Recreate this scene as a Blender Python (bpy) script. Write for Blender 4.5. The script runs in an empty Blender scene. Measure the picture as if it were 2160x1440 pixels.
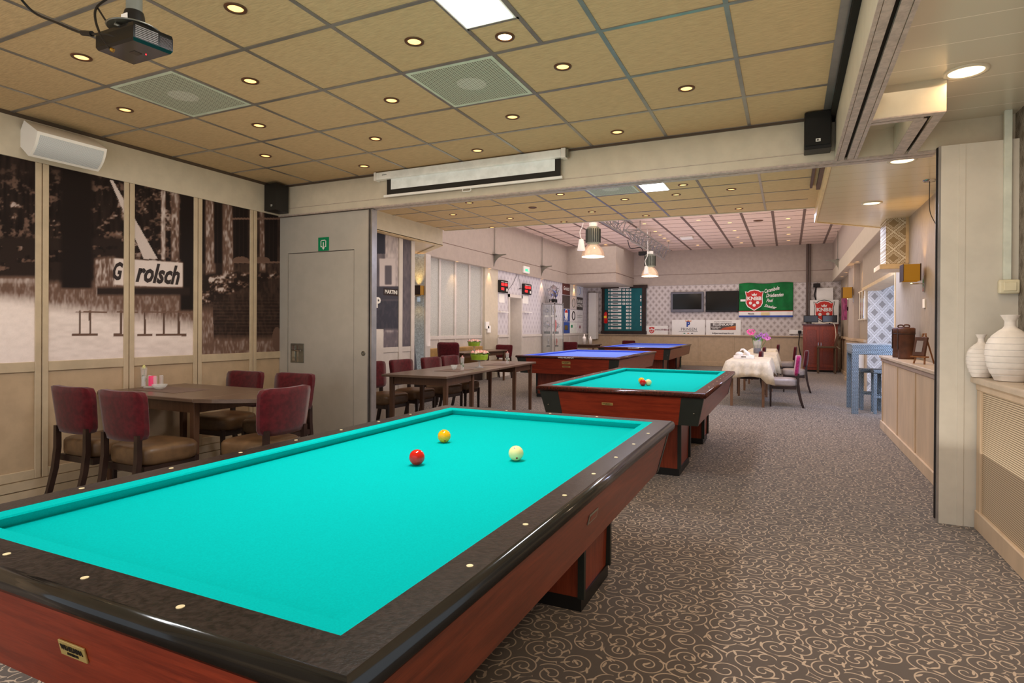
import bpy, bmesh, math, random
import numpy as np
from mathutils import Matrix, Vector
random.seed(7)
SC = bpy.context.scene
COL = SC.collection
PI = math.pi

# ------------------------------------------------------------------ camera
CF, YAW, PIT, ROL, CCY, EYE = 1250.85, -0.436137, -0.0029955, -0.00565368, 694.614, 1.29
def cam_axes():
    cy, sy = math.cos(YAW), math.sin(YAW)
    f = Vector((sy, cy, 0)); rt = Vector((cy, -sy, 0)); dn = Vector((0, 0, -1))
    f2 = f * math.cos(PIT) - dn * math.sin(PIT); dn2 = dn * math.cos(PIT) + f * math.sin(PIT)
    rt3 = rt * math.cos(ROL) + dn2 * math.sin(ROL); dn3 = dn2 * math.cos(ROL) - rt * math.sin(ROL)
    return rt3, dn3, f2
AR, AD, AF = cam_axes()
cam = bpy.data.cameras.new('camera'); cam_o = bpy.data.objects.new('camera', cam); COL.objects.link(cam_o)
m = Matrix.Identity(4)
for i in range(3):
    m[i][0] = AR[i]; m[i][1] = -AD[i]; m[i][2] = -AF[i]
m[2][3] = EYE
cam_o.matrix_world = m
cam.sensor_width = 36; cam.lens = CF / 2160 * 36; cam.shift_y = -(720 - CCY) / 2160
cam.clip_start = 0.05; cam.clip_end = 200
SC.camera = cam_o
# measuring helpers: where a sight line of the survey meets a wall (x or y fixed) or a level (z fixed)
def _d(u, v): return AR * ((u - 1080) / CF) + AD * ((v - CCY) / CF) + AF
def FX(u, v, x): d = _d(u, v); t = x / d[0]; return d[1] * t, EYE + d[2] * t
def FY(u, v, y): d = _d(u, v); t = y / d[1]; return d[0] * t, EYE + d[2] * t
def FZ(u, v, z): d = _d(u, v); t = (z - EYE) / d[2]; return d[0] * t, d[1] * t
def PR(x, y, z):
    p = Vector((x, y, z - EYE)); w = p.dot(AF); return 1080 + CF * p.dot(AR) / w, CCY + CF * p.dot(AD) / w

# ------------------------------------------------------------------ world, exposure
SC.view_settings.view_transform = 'Standard'; SC.view_settings.look = 'None'
SC.view_settings.gamma = 1; SC.view_settings.exposure = 0.0
W = bpy.data.worlds.new('world'); SC.world = W; W.use_nodes = True
bg = W.node_tree.nodes['Background']; bg.inputs[0].default_value = (0.80, 0.90, 1.0, 1); bg.inputs[1].default_value = 0.75
SC.cycles.max_bounces = 6; SC.cycles.diffuse_bounces = 3; SC.cycles.glossy_bounces = 3; SC.cycles.transmission_bounces = 6
SC.cycles.transparent_max_bounces = 8; SC.cycles.caustics_reflective = False; SC.cycles.caustics_refractive = False
SC.cycles.sample_clamp_indirect = 4.0

def srgb(c):
    o = []
    for v in c[:3]:
        v = v / 255.0
        o.append(v / 12.92 if v <= 0.04045 else ((v + 0.055) / 1.055) ** 2.4)
    return (*o, 1.0)

# ------------------------------------------------------------------ lights
def area(name, loc, sx, sy, power, col, rot=(0, 0, 0), spread=PI):
    l = bpy.data.lights.new(name, 'AREA'); l.shape = 'RECTANGLE'; l.size = sx; l.size_y = sy
    l.energy = power; l.color = srgb(col)[:3]; l.spread = spread
    o = bpy.data.objects.new(name, l); o.location = loc; o.rotation_euler = rot; COL.objects.link(o); o.visible_camera = False; o.visible_glossy = 'panel' in name or 'daylight' in name; return o
def spot(name, loc, power, col, ang=80, rot=(0, 0, 0), blend=.6, rad=.03):
    l = bpy.data.lights.new(name, 'SPOT'); l.energy = power; l.color = srgb(col)[:3]; l.spot_size = math.radians(ang)
    l.spot_blend = blend; l.shadow_soft_size = rad
    o = bpy.data.objects.new(name, l); o.location = loc; o.rotation_euler = rot; COL.objects.link(o); return o
WARM = (255, 205, 150); NEUT = (255, 240, 225); COOL = (215, 228, 255)
area('ceiling_fill', (-2.3, 2.0, 2.80), 5.0, 5.4, 54, (255, 240, 224))  # added unseen fill, stands for the sum of the ceiling downlights
area('led_panel_light', (-1.39, 2.10, 2.82), .26, 1.15, 36, (250, 252, 255))
area('ceiling_fill', (-2.4, 6.7, 2.80), 4.6, 3.0, 34, (255, 238, 222))
area('led_panel_light', (-1.35, 6.2, 2.82), .27, 1.0, 28, (238, 240, 255))
area('ceiling_fill', (-2.8, 14.5, 3.98), 7.4, 11.0, 330, (255, 246, 238))
area('aisle_fill', (.88, 2.2, 2.66), .8, 4.4, 16, (255, 234, 206))  # added unseen fill under the plank ceiling
area('aisle_fill', (.85, 6.9, 2.66), .8, 3.2, 18, (255, 218, 176))
UP = (PI, 0, 0)
area('bounce_fill_tables', (-2.3, 1.8, .95), 4.6, 5.6, 36, (255, 236, 208), UP)  # added unseen uplight imitating bounce off the tables
area('bounce_fill_tables', (-2.4, 6.7, .95), 4.6, 3.0, 32, (255, 236, 216), UP)
area('bounce_fill_floor', (-2.8, 14.5, .95), 7.4, 11.0, 270, (255, 236, 230), UP)  # added unseen uplight imitating bounce off the floor
area('bounce_fill_floor', (.8, 2.2, .5), .8, 5.0, 15, (255, 246, 230), UP)
area('daylight_from_entrance', (2.7, 9.2, 1.6), 2.4, 1.4, 130, (200, 216, 255), (PI / 2, 0, PI - .35 + PI))
area('daylight_from_above', (.55, 9.5, 2.80), 1.3, 1.5, 100, (200, 214, 255), (0, 0, 0))  # added unseen bluish fill in mid-air, no skylight here
spot('downlight_pool', (.95, 2.2, 2.62), 110, (255, 222, 184), 88, rad=.08)
area('fill_from_behind', (-1.8, -1.6, 1.7), 6.0, 2.2, 58, (255, 244, 234), (PI / 2, 0, 0))  # added unseen fill behind the camera

# ------------------------------------------------------------------ node expressions
class X:
    def __init__(s, nt, sock): s.nt = nt; s.s = sock
    def _op(s, op, b=None, c=None, swap=False):
        n = s.nt.nodes.new('ShaderNodeMath'); n.operation = op
        a = [s, b] if not swap else [b, s]
        if c is not None: a.append(c)
        for i, v in enumerate(a):
            if v is None: continue
            if isinstance(v, X): s.nt.links.new(v.s, n.inputs[i])
            else: n.inputs[i].default_value = v
        return X(s.nt, n.outputs[0])
    def __add__(s, b): return s._op('ADD', b)
    __radd__ = __add__
    def __sub__(s, b): return s._op('SUBTRACT', b)
    def __rsub__(s, b): return s._op('SUBTRACT', b, swap=True)
    def __mul__(s, b): return s._op('MULTIPLY', b)
    __rmul__ = __mul__
    def __truediv__(s, b): return s._op('DIVIDE', b)
    def lt(s, b): return s._op('LESS_THAN', b)
    def gt(s, b): return s._op('GREATER_THAN', b)
    def mx(s, b): return s._op('MAXIMUM', b)
    def mn(s, b): return s._op('MINIMUM', b)
    def f(s, op, b=None): return s._op(op, b)
    def step(s, a, b):   # smooth 0..1 between a and b
        n = s.nt.nodes.new('ShaderNodeMapRange'); n.interpolation_type = 'SMOOTHSTEP'
        s.nt.links.new(s.s, n.inputs[0]); n.inputs[1].default_value = a; n.inputs[2].default_value = b
        return X(s.nt, n.outputs[0])
MATS = {}
def newmat(name):
    mt = bpy.data.materials.new(name); mt.use_nodes = True; MATS[name] = mt
    return mt, mt.node_tree, mt.node_tree.nodes['Principled BSDF']
def coords(nt, kind='Object'):
    n = nt.nodes.new('ShaderNodeTexCoord'); sp = nt.nodes.new('ShaderNodeSeparateXYZ'); nt.links.new(n.outputs[kind], sp.inputs[0])
    return n.outputs[kind], [X(nt, sp.outputs[i]) for i in range(3)]
def noise(nt, vec, scale=5, detail=2, rough=.5, stretch=None):
    if stretch:
        mp = nt.nodes.new('ShaderNodeMapping'); mp.inputs['Scale'].default_value = stretch; nt.links.new(vec, mp.inputs[0]); vec = mp.outputs[0]
    n = nt.nodes.new('ShaderNodeTexNoise'); n.inputs['Scale'].default_value = scale; n.inputs['Detail'].default_value = detail
    n.inputs['Roughness'].default_value = rough; nt.links.new(vec, n.inputs['Vector']); return X(nt, n.outputs[0])
def mixc(nt, fac, a, b):
    n = nt.nodes.new('ShaderNodeMix'); n.data_type = 'RGBA'
    if isinstance(fac, X): nt.links.new(fac.s, n.inputs[0])
    else: n.inputs[0].default_value = fac
    for i, v in ((6, a), (7, b)):
        if isinstance(v, tuple): n.inputs[i].default_value = srgb(v) if max(v) > 1.01 or len(v) == 3 else v
        else: nt.links.new(v, n.inputs[i])
    return n.outputs[2]
def bump(nt, b, h, strength=.3, dist=.01):
    n = nt.nodes.new('ShaderNodeBump'); n.inputs['Strength'].default_value = strength; n.inputs['Distance'].default_value = dist
    nt.links.new(h.s, n.inputs['Height']); nt.links.new(n.outputs[0], b.inputs['Normal'])
def mat(name, col, rough=.5, metal=0, var=0, vscale=8, spec=.5, emit=0, ecol=None, stretch=None, bmp=0, bscale=60, coat=0, sheen=0):
    if name in MATS: return MATS[name]
    mt, nt, b = newmat(name)
    b.inputs['Roughness'].default_value = rough; b.inputs['Metallic'].default_value = metal
    b.inputs['Specular IOR Level'].default_value = spec
    b.inputs['Coat Weight'].default_value = coat; b.inputs['Sheen Weight'].default_value = sheen
    vec, _ = coords(nt)
    v = var or .04
    n = noise(nt, vec, vscale, 3, .6, stretch).step(.3, .7)
    c1 = tuple(max(0, x * (1 - v)) for x in col); c2 = tuple(min(255, x * (1 + v)) for x in col)
    nt.links.new(mixc(nt, n, c1, c2), b.inputs['Base Color'])
    if emit:
        b.inputs['Emission Color'].default_value = srgb(ecol or col); b.inputs['Emission Strength'].default_value = emit
    if bmp: bump(nt, b, noise(nt, vec, bscale, 3), bmp, .004)
    return mt
def glass(name, col=(255, 255, 255), rough=0.0, alpha=.18):
    mt, nt, b = newmat(name)
    b.inputs['Base Color'].default_value = srgb(col); b.inputs['Roughness'].default_value = rough
    b.inputs['Alpha'].default_value = alpha; b.inputs['Specular IOR Level'].default_value = .8
    return mt
def wood(name, c1, c2, axis=0, rough=.35, scale=6, coat=0):
    mt, nt, b = newmat(name); vec, _ = coords(nt)
    st = [9, 9, 9]; st[axis] = .7
    n = noise(nt, vec, scale, 4, .65, tuple(st)).step(.3, .7)
    st2 = [5, 5, 5]; st2[axis] = .45
    w = ((noise(nt, vec, 1.6, 2, .5, tuple(st2)) * 46).f('SINE') * .5 + .5)
    st3 = [60, 60, 60]; st3[axis] = 2.5
    fi = noise(nt, vec, 6, 2, .6, tuple(st3)).step(.35, .65)
    k = n * .45 + w * .25 + fi * .3
    nt.links.new(mixc(nt, k, c1, c2), b.inputs['Base Color']); b.inputs['Roughness'].default_value = rough; b.inputs['Coat Weight'].default_value = coat
    b.inputs['Coat Roughness'].default_value = .15
    return mt

# carpet: brown pile with pale scrolls, one scroll per voronoi cell
def carpet():
    mt, nt, b = newmat('carpet'); vec, P = coords(nt)
    def scrolls(scale, off, w, rnd):
        mp = nt.nodes.new('ShaderNodeMapping'); mp.inputs['Location'].default_value = off; nt.links.new(vec, mp.inputs[0])
        vo = nt.nodes.new('ShaderNodeTexVoronoi'); vo.voronoi_dimensions = '2D'; vo.inputs['Scale'].default_value = scale; vo.inputs['Randomness'].default_value = rnd
        nt.links.new(mp.outputs[0], vo.inputs['Vector'])
        sub = nt.nodes.new('ShaderNodeVectorMath'); sub.operation = 'SUBTRACT'
        nt.links.new(mp.outputs[0], sub.inputs[0]); nt.links.new(vo.outputs['Position'], sub.inputs[1])
        sp = nt.nodes.new('ShaderNodeSeparateXYZ'); nt.links.new(sub.outputs[0], sp.inputs[0])
        sc_ = nt.nodes.new('ShaderNodeSeparateColor'); nt.links.new(vo.outputs['Color'], sc_.inputs[0])
        cr, cg, cb = [X(nt, sc_.outputs[i]) for i in range(3)]
        x, y = X(nt, sp.outputs[0]), X(nt, sp.outputs[1])
        r = (x * x + y * y).f('SQRT')
        side = cr.gt(.5) * 2 - 1
        th = (y * side).f('ARCTAN2', x) / (2 * PI) + cg
        pitch = cb * .012 + .028
        s = (r / pitch - th)
        fr = s.f('FRACT')
        turn = (s * 1.0)
        d = (fr - .5).f('ABSOLUTE') * pitch
        line = (d * -1 + w).step(-.0006, .0012)
        inner = r.gt(.007) * (r).lt(.078)
        # leaves leaving the scroll's outer turn
        lf = ((th * 3).f('FRACT') - .5).f('ABSOLUTE')
        edge = X(nt, vo.outputs['Distance'])
        return line * inner, x, y, r, th
    l1, x, y, r, th = scrolls(9.3, (0, 0, 0), .0030, .78)
    # little leaves
    mp = nt.nodes.new('ShaderNodeMapping'); mp.inputs['Rotation'].default_value = (0, 0, .7); nt.links.new(vec, mp.inputs[0])
    vo = nt.nodes.new('ShaderNodeTexVoronoi'); vo.voronoi_dimensions = '2D'; vo.inputs['Scale'].default_value = 14.5; vo.inputs['Randomness'].default_value = 1
    nt.links.new(mp.outputs[0], vo.inputs['Vector'])
    sub = nt.nodes.new('ShaderNodeVectorMath'); sub.operation = 'SUBTRACT'; nt.links.new(mp.outputs[0], sub.inputs[0]); nt.links.new(vo.outputs['Position'], sub.inputs[1])
    sp = nt.nodes.new('ShaderNodeSeparateXYZ'); nt.links.new(sub.outputs[0], sp.inputs[0])
    sc2 = nt.nodes.new('ShaderNodeSeparateColor'); nt.links.new(vo.outputs['Color'], sc2.inputs[0])
    a = X(nt, sc2.outputs[0]) * 6.28; xx, yy = X(nt, sp.outputs[0]), X(nt, sp.outputs[1])
    ca, sa = a.f('COSINE'), a.f('SINE')
    p = xx * ca + yy * sa; q = yy * ca - xx * sa
    leaf = (p * p / (.020 ** 2) + (q * q) / (.0052 ** 2)).lt(1.0) * X(nt, sc2.outputs[1]).gt(.12)
    pat = l1.mx(leaf)
    fine = noise(nt, vec, 900, 2, .7); big = noise(nt, vec, 1.3, 2, .5).step(.35, .65)
    base = mixc(nt, fine.step(.3, .7), (48, 35, 25), (70, 52, 38))
    base2 = mixc(nt, big * .35, base, (60, 46, 36))
    pale = mixc(nt, fine.step(.3, .7), (150, 131, 112), (190, 170, 148))
    nt.links.new(mixc(nt, pat, base2, pale), b.inputs['Base Color'])
    b.inputs['Roughness'].default_value = .9; b.inputs['Specular IOR Level'].default_value = .15
    b.inputs['Sheen Weight'].default_value = .3; b.inputs['Sheen Roughness'].default_value = .6
    bump(nt, b, fine, .5, .004)
    return mt
def wallpaper(name, ax, per, bgc, motif, line, az=2, pz=None, lw=.16):
    mt, nt, b = newmat(name); vec, P = coords(nt)
    u = P[ax] * (2 * PI / per); v = P[az] * (2 * PI / (pz or per * 1.25))
    p1, p2 = P[ax] / per, P[az] / (pz or per * 1.25)
    def dd(o):
        a_ = ((p1 + o).f('FRACT') - .5).f('ABSOLUTE') * 2; b_ = ((p2 + o).f('FRACT') - .5).f('ABSOLUTE') * 2
        return a_ + b_
    q = dd(0.0).mn(dd(0.5)) + (u * 3).f('COSINE') * (v * 3).f('COSINE') * .06
    def ln(c_, w_): return (q - c_).f('ABSOLUTE').lt(w_ * lw / .15)
    l1 = ln(.56, .045).mx(ln(.93, .05)); l2 = ln(.74, .028).mx(ln(.30, .0))
    mo = q.lt(.46)
    c = mixc(nt, mo, bgc, motif); c = mixc(nt, l1.mx(l2), c, line)
    nt.links.new(c, b.inputs['Base Color']); b.inputs['Roughness'].default_value = .6
    return mt
def stripes(name, col, ax, per, wid, dark, rough=.35, metal=0, off=0.0, spec=.5):
    mt, nt, b = newmat(name); vec, P = coords(nt)
    fr = ((P[ax] + off) / per).f('FRACT'); l = fr.lt(wid)
    nt.links.new(mixc(nt, l, col, dark), b.inputs['Base Color']); b.inputs['Roughness'].default_value = rough; b.inputs['Metallic'].default_value = metal
    b.inputs['Specular IOR Level'].default_value = spec
    return mt
def dots(name, ax, ay, per, col, hole, rad=.3, rough=.5):
    mt, nt, b = newmat(name); vec, P = coords(nt)
    x = (P[ax] / per).f('FRACT') - .5; y = (P[ay] / per).f('FRACT') - .5
    nt.links.new(mixc(nt, (x * x + y * y).lt(rad * rad), col, hole), b.inputs['Base Color']); b.inputs['Roughness'].default_value = rough
    return mt
def weave(name, c1, c2, per=.03):
    mt, nt, b = newmat(name); vec, P = coords(nt)
    s = P[0] + P[1]
    row = (P[2] / (per * .45)).f('FLOOR'); x = ((s / per) + row * .5).f('FRACT')
    z = (P[2] / (per * .45)).f('FRACT')
    h = (x * PI).f('SINE') * (z * PI).f('SINE')
    nt.links.new(mixc(nt, h.step(.25, .6), c1, c2), b.inputs['Base Color']); b.inputs['Roughness'].default_value = .3
    bump(nt, b, h, .8, .006)
    return mt

carpet_m = carpet()
m_felt = mat('green_felt', (0, 178, 176), .95, var=.03, vscale=240, spec=.03)
m_feltb = mat('blue_felt', (104, 132, 236), .9, var=.03, vscale=240, spec=.1)
m_rail = mat('dark_speckled_rail', (30, 24, 22), .27, var=.6, vscale=90, spec=.5, bmp=.14, bscale=180)
m_rail2 = mat('mahogany_rail', (70, 30, 22), .22, var=.3, vscale=60, spec=.6, bmp=.08, bscale=160)
m_railedge = mat('polished_rail_edge', (30, 28, 26), .16, var=.1, spec=.7)
m_cherry = wood('cherry_veneer_along', (92, 34, 18), (142, 62, 36), 1, .32, 5)
m_cherryx = wood('cherry_veneer_across', (104, 30, 14), (150, 54, 28), 0, .32, 5)
m_cherryz = wood('cherry_veneer_upright', (106, 40, 22), (150, 66, 40), 2, .35, 5)
m_darkgreen = mat('dark_corner_plastic', (36, 42, 38), .45)
m_black = mat('black_plastic', (24, 23, 23), .45)
m_blackg = mat('black_gloss', (14, 15, 17), .12)
m_brass = mat('brass_plate', (186, 160, 96), .35, .3)
m_ink = mat('black_ink', (28, 22, 16), .6)
m_white = mat('white_paint', (240, 237, 230), .45, var=.008)
m_ivory = mat('ivory_dot', (240, 222, 176), .35)
m_tile = mat('tan_ceiling_tile', (192, 166, 128), .9, var=.06, vscale=14, stretch=(1, 14, 1), spec=.1)
m_tilef = mat('pinkish_ceiling_tile', (214, 190, 176), .9, var=.04, vscale=14, stretch=(1, 14, 1), spec=.1)
m_grid = mat('grey_ceiling_grid', (156, 152, 148), .28, .6)
m_gridf = mat('brown_ceiling_grid', (112, 92, 84), .5)
m_beam = mat('greige_panel', (204, 193, 172), .35, var=.02)
m_wallup = mat('taupe_wall_upper', (172, 158, 146), .45, var=.02)
m_wood_l = mat('cream_wall_board', (196, 178, 150), .4, var=.03, bmp=.02)
m_wood_w = mat('pale_wall_board', (214, 206, 198), .4, var=.02)
m_wain = mat('tan_wainscot', (190, 166, 136), .45, var=.03)
m_wainr = mat('tan_cabinet_front', (204, 180, 152), .42, var=.04, vscale=5, stretch=(1, 1, .3))
m_door = mat('grey_partition', (178, 172, 162), .3, var=.015)
m_part = mat('pale_partition', (209, 203, 191), .35, var=.015)
m_alu = mat('brushed_aluminium', (176, 172, 170), .3, .7)
m_track = mat('grey_metal_track', (188, 172, 162), .4, .2, var=.08, vscale=30)
m_dark = mat('gap_shade_and_dark_parts', (28, 22, 18), .8)  # near-black puts slot and gap shade into colour; also seals, frame, plinth
m_plank = stripes('grey_beige_plank', (198, 188, 168), 1, .2715, .02, (236, 226, 210), .22, off=-3.556 + .2715 * 20)
m_plankm = stripes('cream_plank', (218, 200, 168), 1, .2715, .014, (150, 130, 104), .2, off=.1)
m_plankl = stripes('cream_plank_left', (232, 208, 178), 1, .19, .02, (190, 165, 135), .3)
m_wp_back = wallpaper('back_wallpaper', 0, .21, (188, 178, 173), (166, 155, 149), (222, 215, 211), pz=.25, lw=.13)
m_wp_alc = wallpaper('alcove_wallpaper', 0, .27, (196, 194, 193), (160, 156, 154), (242, 242, 244), pz=.33, lw=.15)
m_wp_pier = wallpaper('pier_wallpaper', 0, .24, (160, 140, 108), (150, 130, 98), (226, 218, 200), pz=.22, lw=.13)
m_wp_left = wallpaper('far_left_wallpaper', 1, .21, (196, 190, 194), (186, 180, 186), (212, 208, 212))
m_wp_dark = wallpaper('dark_wallpaper', 1, .13, (120, 110, 98), (108, 98, 86), (152, 144, 132))
m_wp_plain = mat('taupe_wallpaper', (158, 144, 126), .6, var=.05, vscale=60, stretch=(1, 1, .15))
m_wp_glit = mat('glitter_wallpaper', (184, 184, 176), .5, var=.16, vscale=110)
m_wp_blue = mat('pale_blue_wallpaper', (206, 214, 218), .5, var=.12, vscale=50)
m_velvet = mat('burgundy_velvet', (82, 20, 27), .8, var=.14, vscale=26, spec=.12, sheen=.25)
m_velvet2 = mat('pink_lit_velvet', (150, 30, 84), .8, var=.2, vscale=40, spec=.12, sheen=.5)  # burgundy velvet with pink light put into its colour
m_leather = mat('brown_leather', (98, 75, 52), .38, var=.12, vscale=10, spec=.5, bmp=.1, bscale=90)
m_leatherg = mat('grey_leather', (160, 146, 138), .38, var=.06, vscale=10)
m_leathert = mat('tan_leather', (176, 140, 86), .45, var=.06)
m_navy = mat('navy_leather', (44, 50, 66), .35)
m_leg = mat('dark_wood_leg', (44, 30, 26), .35, var=.2)
m_tabw = wood('dark_table_top', (92, 74, 62), (112, 92, 78), 0, .3, 5)
m_tabl = wood('dark_table_leg', (74, 50, 36), (98, 68, 48), 2, .4, 5)
m_mat_ = mat('grey_placemat', (118, 100, 92), .7)
m_glass = glass('clear_glass'); m_crystal = glass('thick_glass', (235, 240, 240), .02, .35)
m_pane = glass('cabinet_glass', (225, 235, 235), 0, .12)
m_chrome = mat('chrome', (205, 205, 205), .12, 1)
m_steel = mat('brushed_steel', (150, 150, 140), .35, .8)
m_silver = mat('silver_trophy', (200, 200, 210), .15, .9)
m_gold = mat('gold_trophy', (206, 160, 70), .2, .9)
m_lamp = mat('lamp_warm', (255, 226, 180), .5, emit=2.2, ecol=(255, 186, 106))
m_lampdim = mat('lamp_dim', (255, 226, 180), .5, emit=2.2, ecol=(255, 214, 150))
m_lampbig = mat('lamp_frosted', (255, 236, 200), .5, emit=2.6, ecol=(255, 226, 176))
m_led = mat('led_diffuser', (255, 255, 255), .5, emit=5, ecol=(250, 252, 255))
m_bronze = mat('bronze_ring', (120, 84, 62), .35, .6)
m_wring = mat('white_ring', (214, 204, 184), .4)
m_red = mat('red_enamel', (200, 24, 22), .35)
m_green = mat('banner_green', (12, 110, 52), .8, var=.12, vscale=3)
m_signg = mat('sign_green', (0, 132, 84), .4)
m_teal = mat('board_teal', (0, 92, 98), .6)
m_cloth = mat('cream_tablecloth', (222, 206, 178), .6, var=.07, vscale=9, bmp=.15, bscale=24, sheen=.3)
m_pinkf = mat('pink_petal', (232, 168, 160), .6, var=.12); m_leaf = mat('green_leaf', (70, 110, 50), .6, var=.25)
m_lime = mat('lime_ribbon', (154, 186, 50), .5, var=.08)
m_clay = mat('white_ceramic', (240, 232, 224), .5, bmp=.1, bscale=30)
m_book = mat('brown_suede', (86, 52, 36), .6, var=.15)

# ------------------------------------------------------------------ mesh builder
class MB:
    def __init__(s): s.bm = bmesh.new(); s.mi = 0; s.T = Matrix.Identity(4); s.smooth = False
    def _fin(s, nf, sm):
        for f in s.bm.faces[nf:] if isinstance(nf, int) else nf: pass
    def _add(s, verts, faces, sm=False):
        vs = [s.bm.verts.new(s.T @ Vector(v)) for v in verts]
        for f in faces:
            try: fc = s.bm.faces.new([vs[i] for i in f]); fc.material_index = s.mi; fc.smooth = sm
            except ValueError: pass
        return s
    def box(s, x0, y0, z0, x1, y1, z1, bev=0, seg=2, taper=None):
        x0, x1 = min(x0, x1), max(x0, x1); y0, y1 = min(y0, y1), max(y0, y1); z0, z1 = min(z0, z1), max(z0, z1)
        vs = [(x0, y0, z0), (x1, y0, z0), (x1, y1, z0), (x0, y1, z0), (x0, y0, z1), (x1, y0, z1), (x1, y1, z1), (x0, y1, z1)]
        if taper:   # bottom scaled about its centre
            cx, cy = (x0 + x1) / 2, (y0 + y1) / 2
            vs = [((cx + (v[0] - cx) * taper, cy + (v[1] - cy) * taper, v[2]) if i < 4 else v) for i, v in enumerate(vs)]
        fs = [(0, 3, 2, 1), (4, 5, 6, 7), (0, 1, 5, 4), (1, 2, 6, 5), (2, 3, 7, 6), (3, 0, 4, 7)]
        if not bev: return s._add(vs, fs)
        b = bmesh.new(); vv = [b.verts.new(v) for v in vs]
        for f in fs: b.faces.new([vv[i] for i in f])
        bmesh.ops.bevel(b, geom=list(b.edges), offset=bev, segments=seg, profile=.5, affect='EDGES')
        big = min(x1 - x0, y1 - y0, z1 - z0); n0 = len(s.bm.faces); ar = sorted([f.calc_area() for f in b.faces], reverse=True)[5]
        fl = [f.calc_area() < ar * .999 and seg > 1 for f in b.faces]; s.join(b, True); s.bm.faces.ensure_lookup_table()
        for f, k in zip(list(s.bm.faces)[n0:], fl): f.smooth = k
        return s
    def join(s, b, sm=False, fn=None):
        b.verts.index_update(); b.verts.ensure_lookup_table()
        vs = [tuple(fn(v.co) if fn else v.co) for v in b.verts]; fs = [[v.index for v in f.verts] for f in b.faces]
        s._add(vs, fs, sm); b.free()
    def rings(s, rings, close=True, cap=True, sm=True):
        n = len(rings[0]); vs = [p for r in rings for p in r]; fs = []
        for i in range(len(rings) - 1):
            for j in range(n if close else n - 1):
                k = (j + 1) % n; fs.append((i * n + j, i * n + k, (i + 1) * n + k, (i + 1) * n + j))
        nb = len(s.bm.faces)
        s._add(vs, fs, sm)
        if cap:
            s._add(rings[0], [tuple(reversed(range(n)))]); s._add(rings[-1], [tuple(range(n))])
        return s
    def lathe(s, prof, at=(0, 0, 0), seg=20, sm=True, cap=True):
        R = []
        for r, z in prof: R.append([(at[0] + r * math.cos(2 * PI * k / seg), at[1] + r * math.sin(2 * PI * k / seg), at[2] + z) for k in range(seg)])
        return s.rings(R, cap=cap, sm=sm)
    def tube(s, pts, r, seg=8, cap=True):
        pts = [Vector(p) for p in pts]
        if len(pts) >= 4 and seg == 8 and not isinstance(r, (list, tuple)):   # rounded course through the given points
            P_ = [pts[0]] + pts + [pts[-1]]; q = []
            for i in range(1, len(P_) - 2):
                a, b, c, d = P_[i - 1:i + 3]
                for k in range(5):
                    t = k / 5; q.append(.5 * ((2 * b) + (c - a) * t + (2 * a - 5 * b + 4 * c - d) * t * t + (3 * b - a - 3 * c + d) * t ** 3))
            pts = q + [pts[-1]]
        rs = r if isinstance(r, (list, tuple)) else [r] * len(pts); R = []
        up = None
        for i, p in enumerate(pts):
            d = (pts[min(i + 1, len(pts) - 1)] - pts[max(i - 1, 0)]).normalized()
            if up is None: up = Vector((0, 0, 1)) if abs(d.z) < .9 else Vector((1, 0, 0))
            a = d.cross(up).normalized(); b = a.cross(d).normalized(); up = b
            R.append([tuple(p + a * rs[i] * math.cos(2 * PI * k / seg) + b * rs[i] * math.sin(2 * PI * k / seg)) for k in range(seg)])
        return s.rings(R, cap=cap)
    def prism(s, poly, lo, hi, axis='z', sm=False):
        f = {'z': lambda a, b, c: (a, b, c), 'y': lambda a, b, c: (a, c, b), 'x': lambda a, b, c: (c, a, b)}[axis]
        n = len(poly); vs = [f(a, b, lo) for a, b in poly] + [f(a, b, hi) for a, b in poly]
        fs = [tuple(reversed(range(n))), tuple(range(n, 2 * n))] + [(i, (i + 1) % n, n + (i + 1) % n, n + i) for i in range(n)]
        return s._add(vs, fs, sm)
    def sphere(s, c, r, sx=1, sy=1, sz=1, u=16, v=10):
        R = []
        for i in range(v + 1):
            t = PI * i / v - PI / 2
            R.append([(c[0] + r * sx * max(math.cos(t), 1e-3) * math.cos(2 * PI * k / u), c[1] + r * sy * max(math.cos(t), 1e-3) * math.sin(2 * PI * k / u), c[2] + r * sz * math.sin(t)) for k in range(u)])
        return s.rings(R)
    def quad(s, a, b, c, d): return s._add([a, b, c, d], [(0, 1, 2, 3)])
    def text(s, txt, size, M, bold=0, shear=0, ext=.0008, align='CENTER', sx=1.0):
        cu = bpy.data.curves.new('t', 'FONT'); cu.body = txt; cu.size = size; cu.align_x = align; cu.align_y = 'CENTER'
        cu.offset = bold; cu.shear = shear; cu.extrude = ext; cu.resolution_u = 2
        o = bpy.data.objects.new('t', cu); me = bpy.data.meshes.new_from_object(o)
        vs = [tuple(M @ Vector((v.co[0] * sx, v.co[1], v.co[2]))) for v in me.vertices]; fs = [tuple(p.vertices) for p in me.polygons]
        s._add(vs, fs); bpy.data.objects.remove(o); bpy.data.curves.remove(cu); bpy.data.meshes.remove(me); return s
    def build(s, name, mats, parent=None, recalc=True, bevel=0, subsurf=0, loc=None):
        if recalc: bmesh.ops.recalc_face_normals(s.bm, faces=list(s.bm.faces))
        me = bpy.data.meshes.new(name); s.bm.to_mesh(me); s.bm.free()
        for mm in (mats if isinstance(mats, (list, tuple)) else [mats]): me.materials.append(mm)
        o = bpy.data.objects.new(name, me); COL.objects.link(o)
        if parent: o.parent = parent
        if loc: o.location = loc
        if bevel:
            md = o.modifiers.new('b', 'BEVEL'); md.width = bevel; md.segments = 2; md.limit_method = 'ANGLE'
        if subsurf:
            md = o.modifiers.new('s', 'SUBSURF'); md.levels = subsurf; md.render_levels = subsurf
        return o
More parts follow.
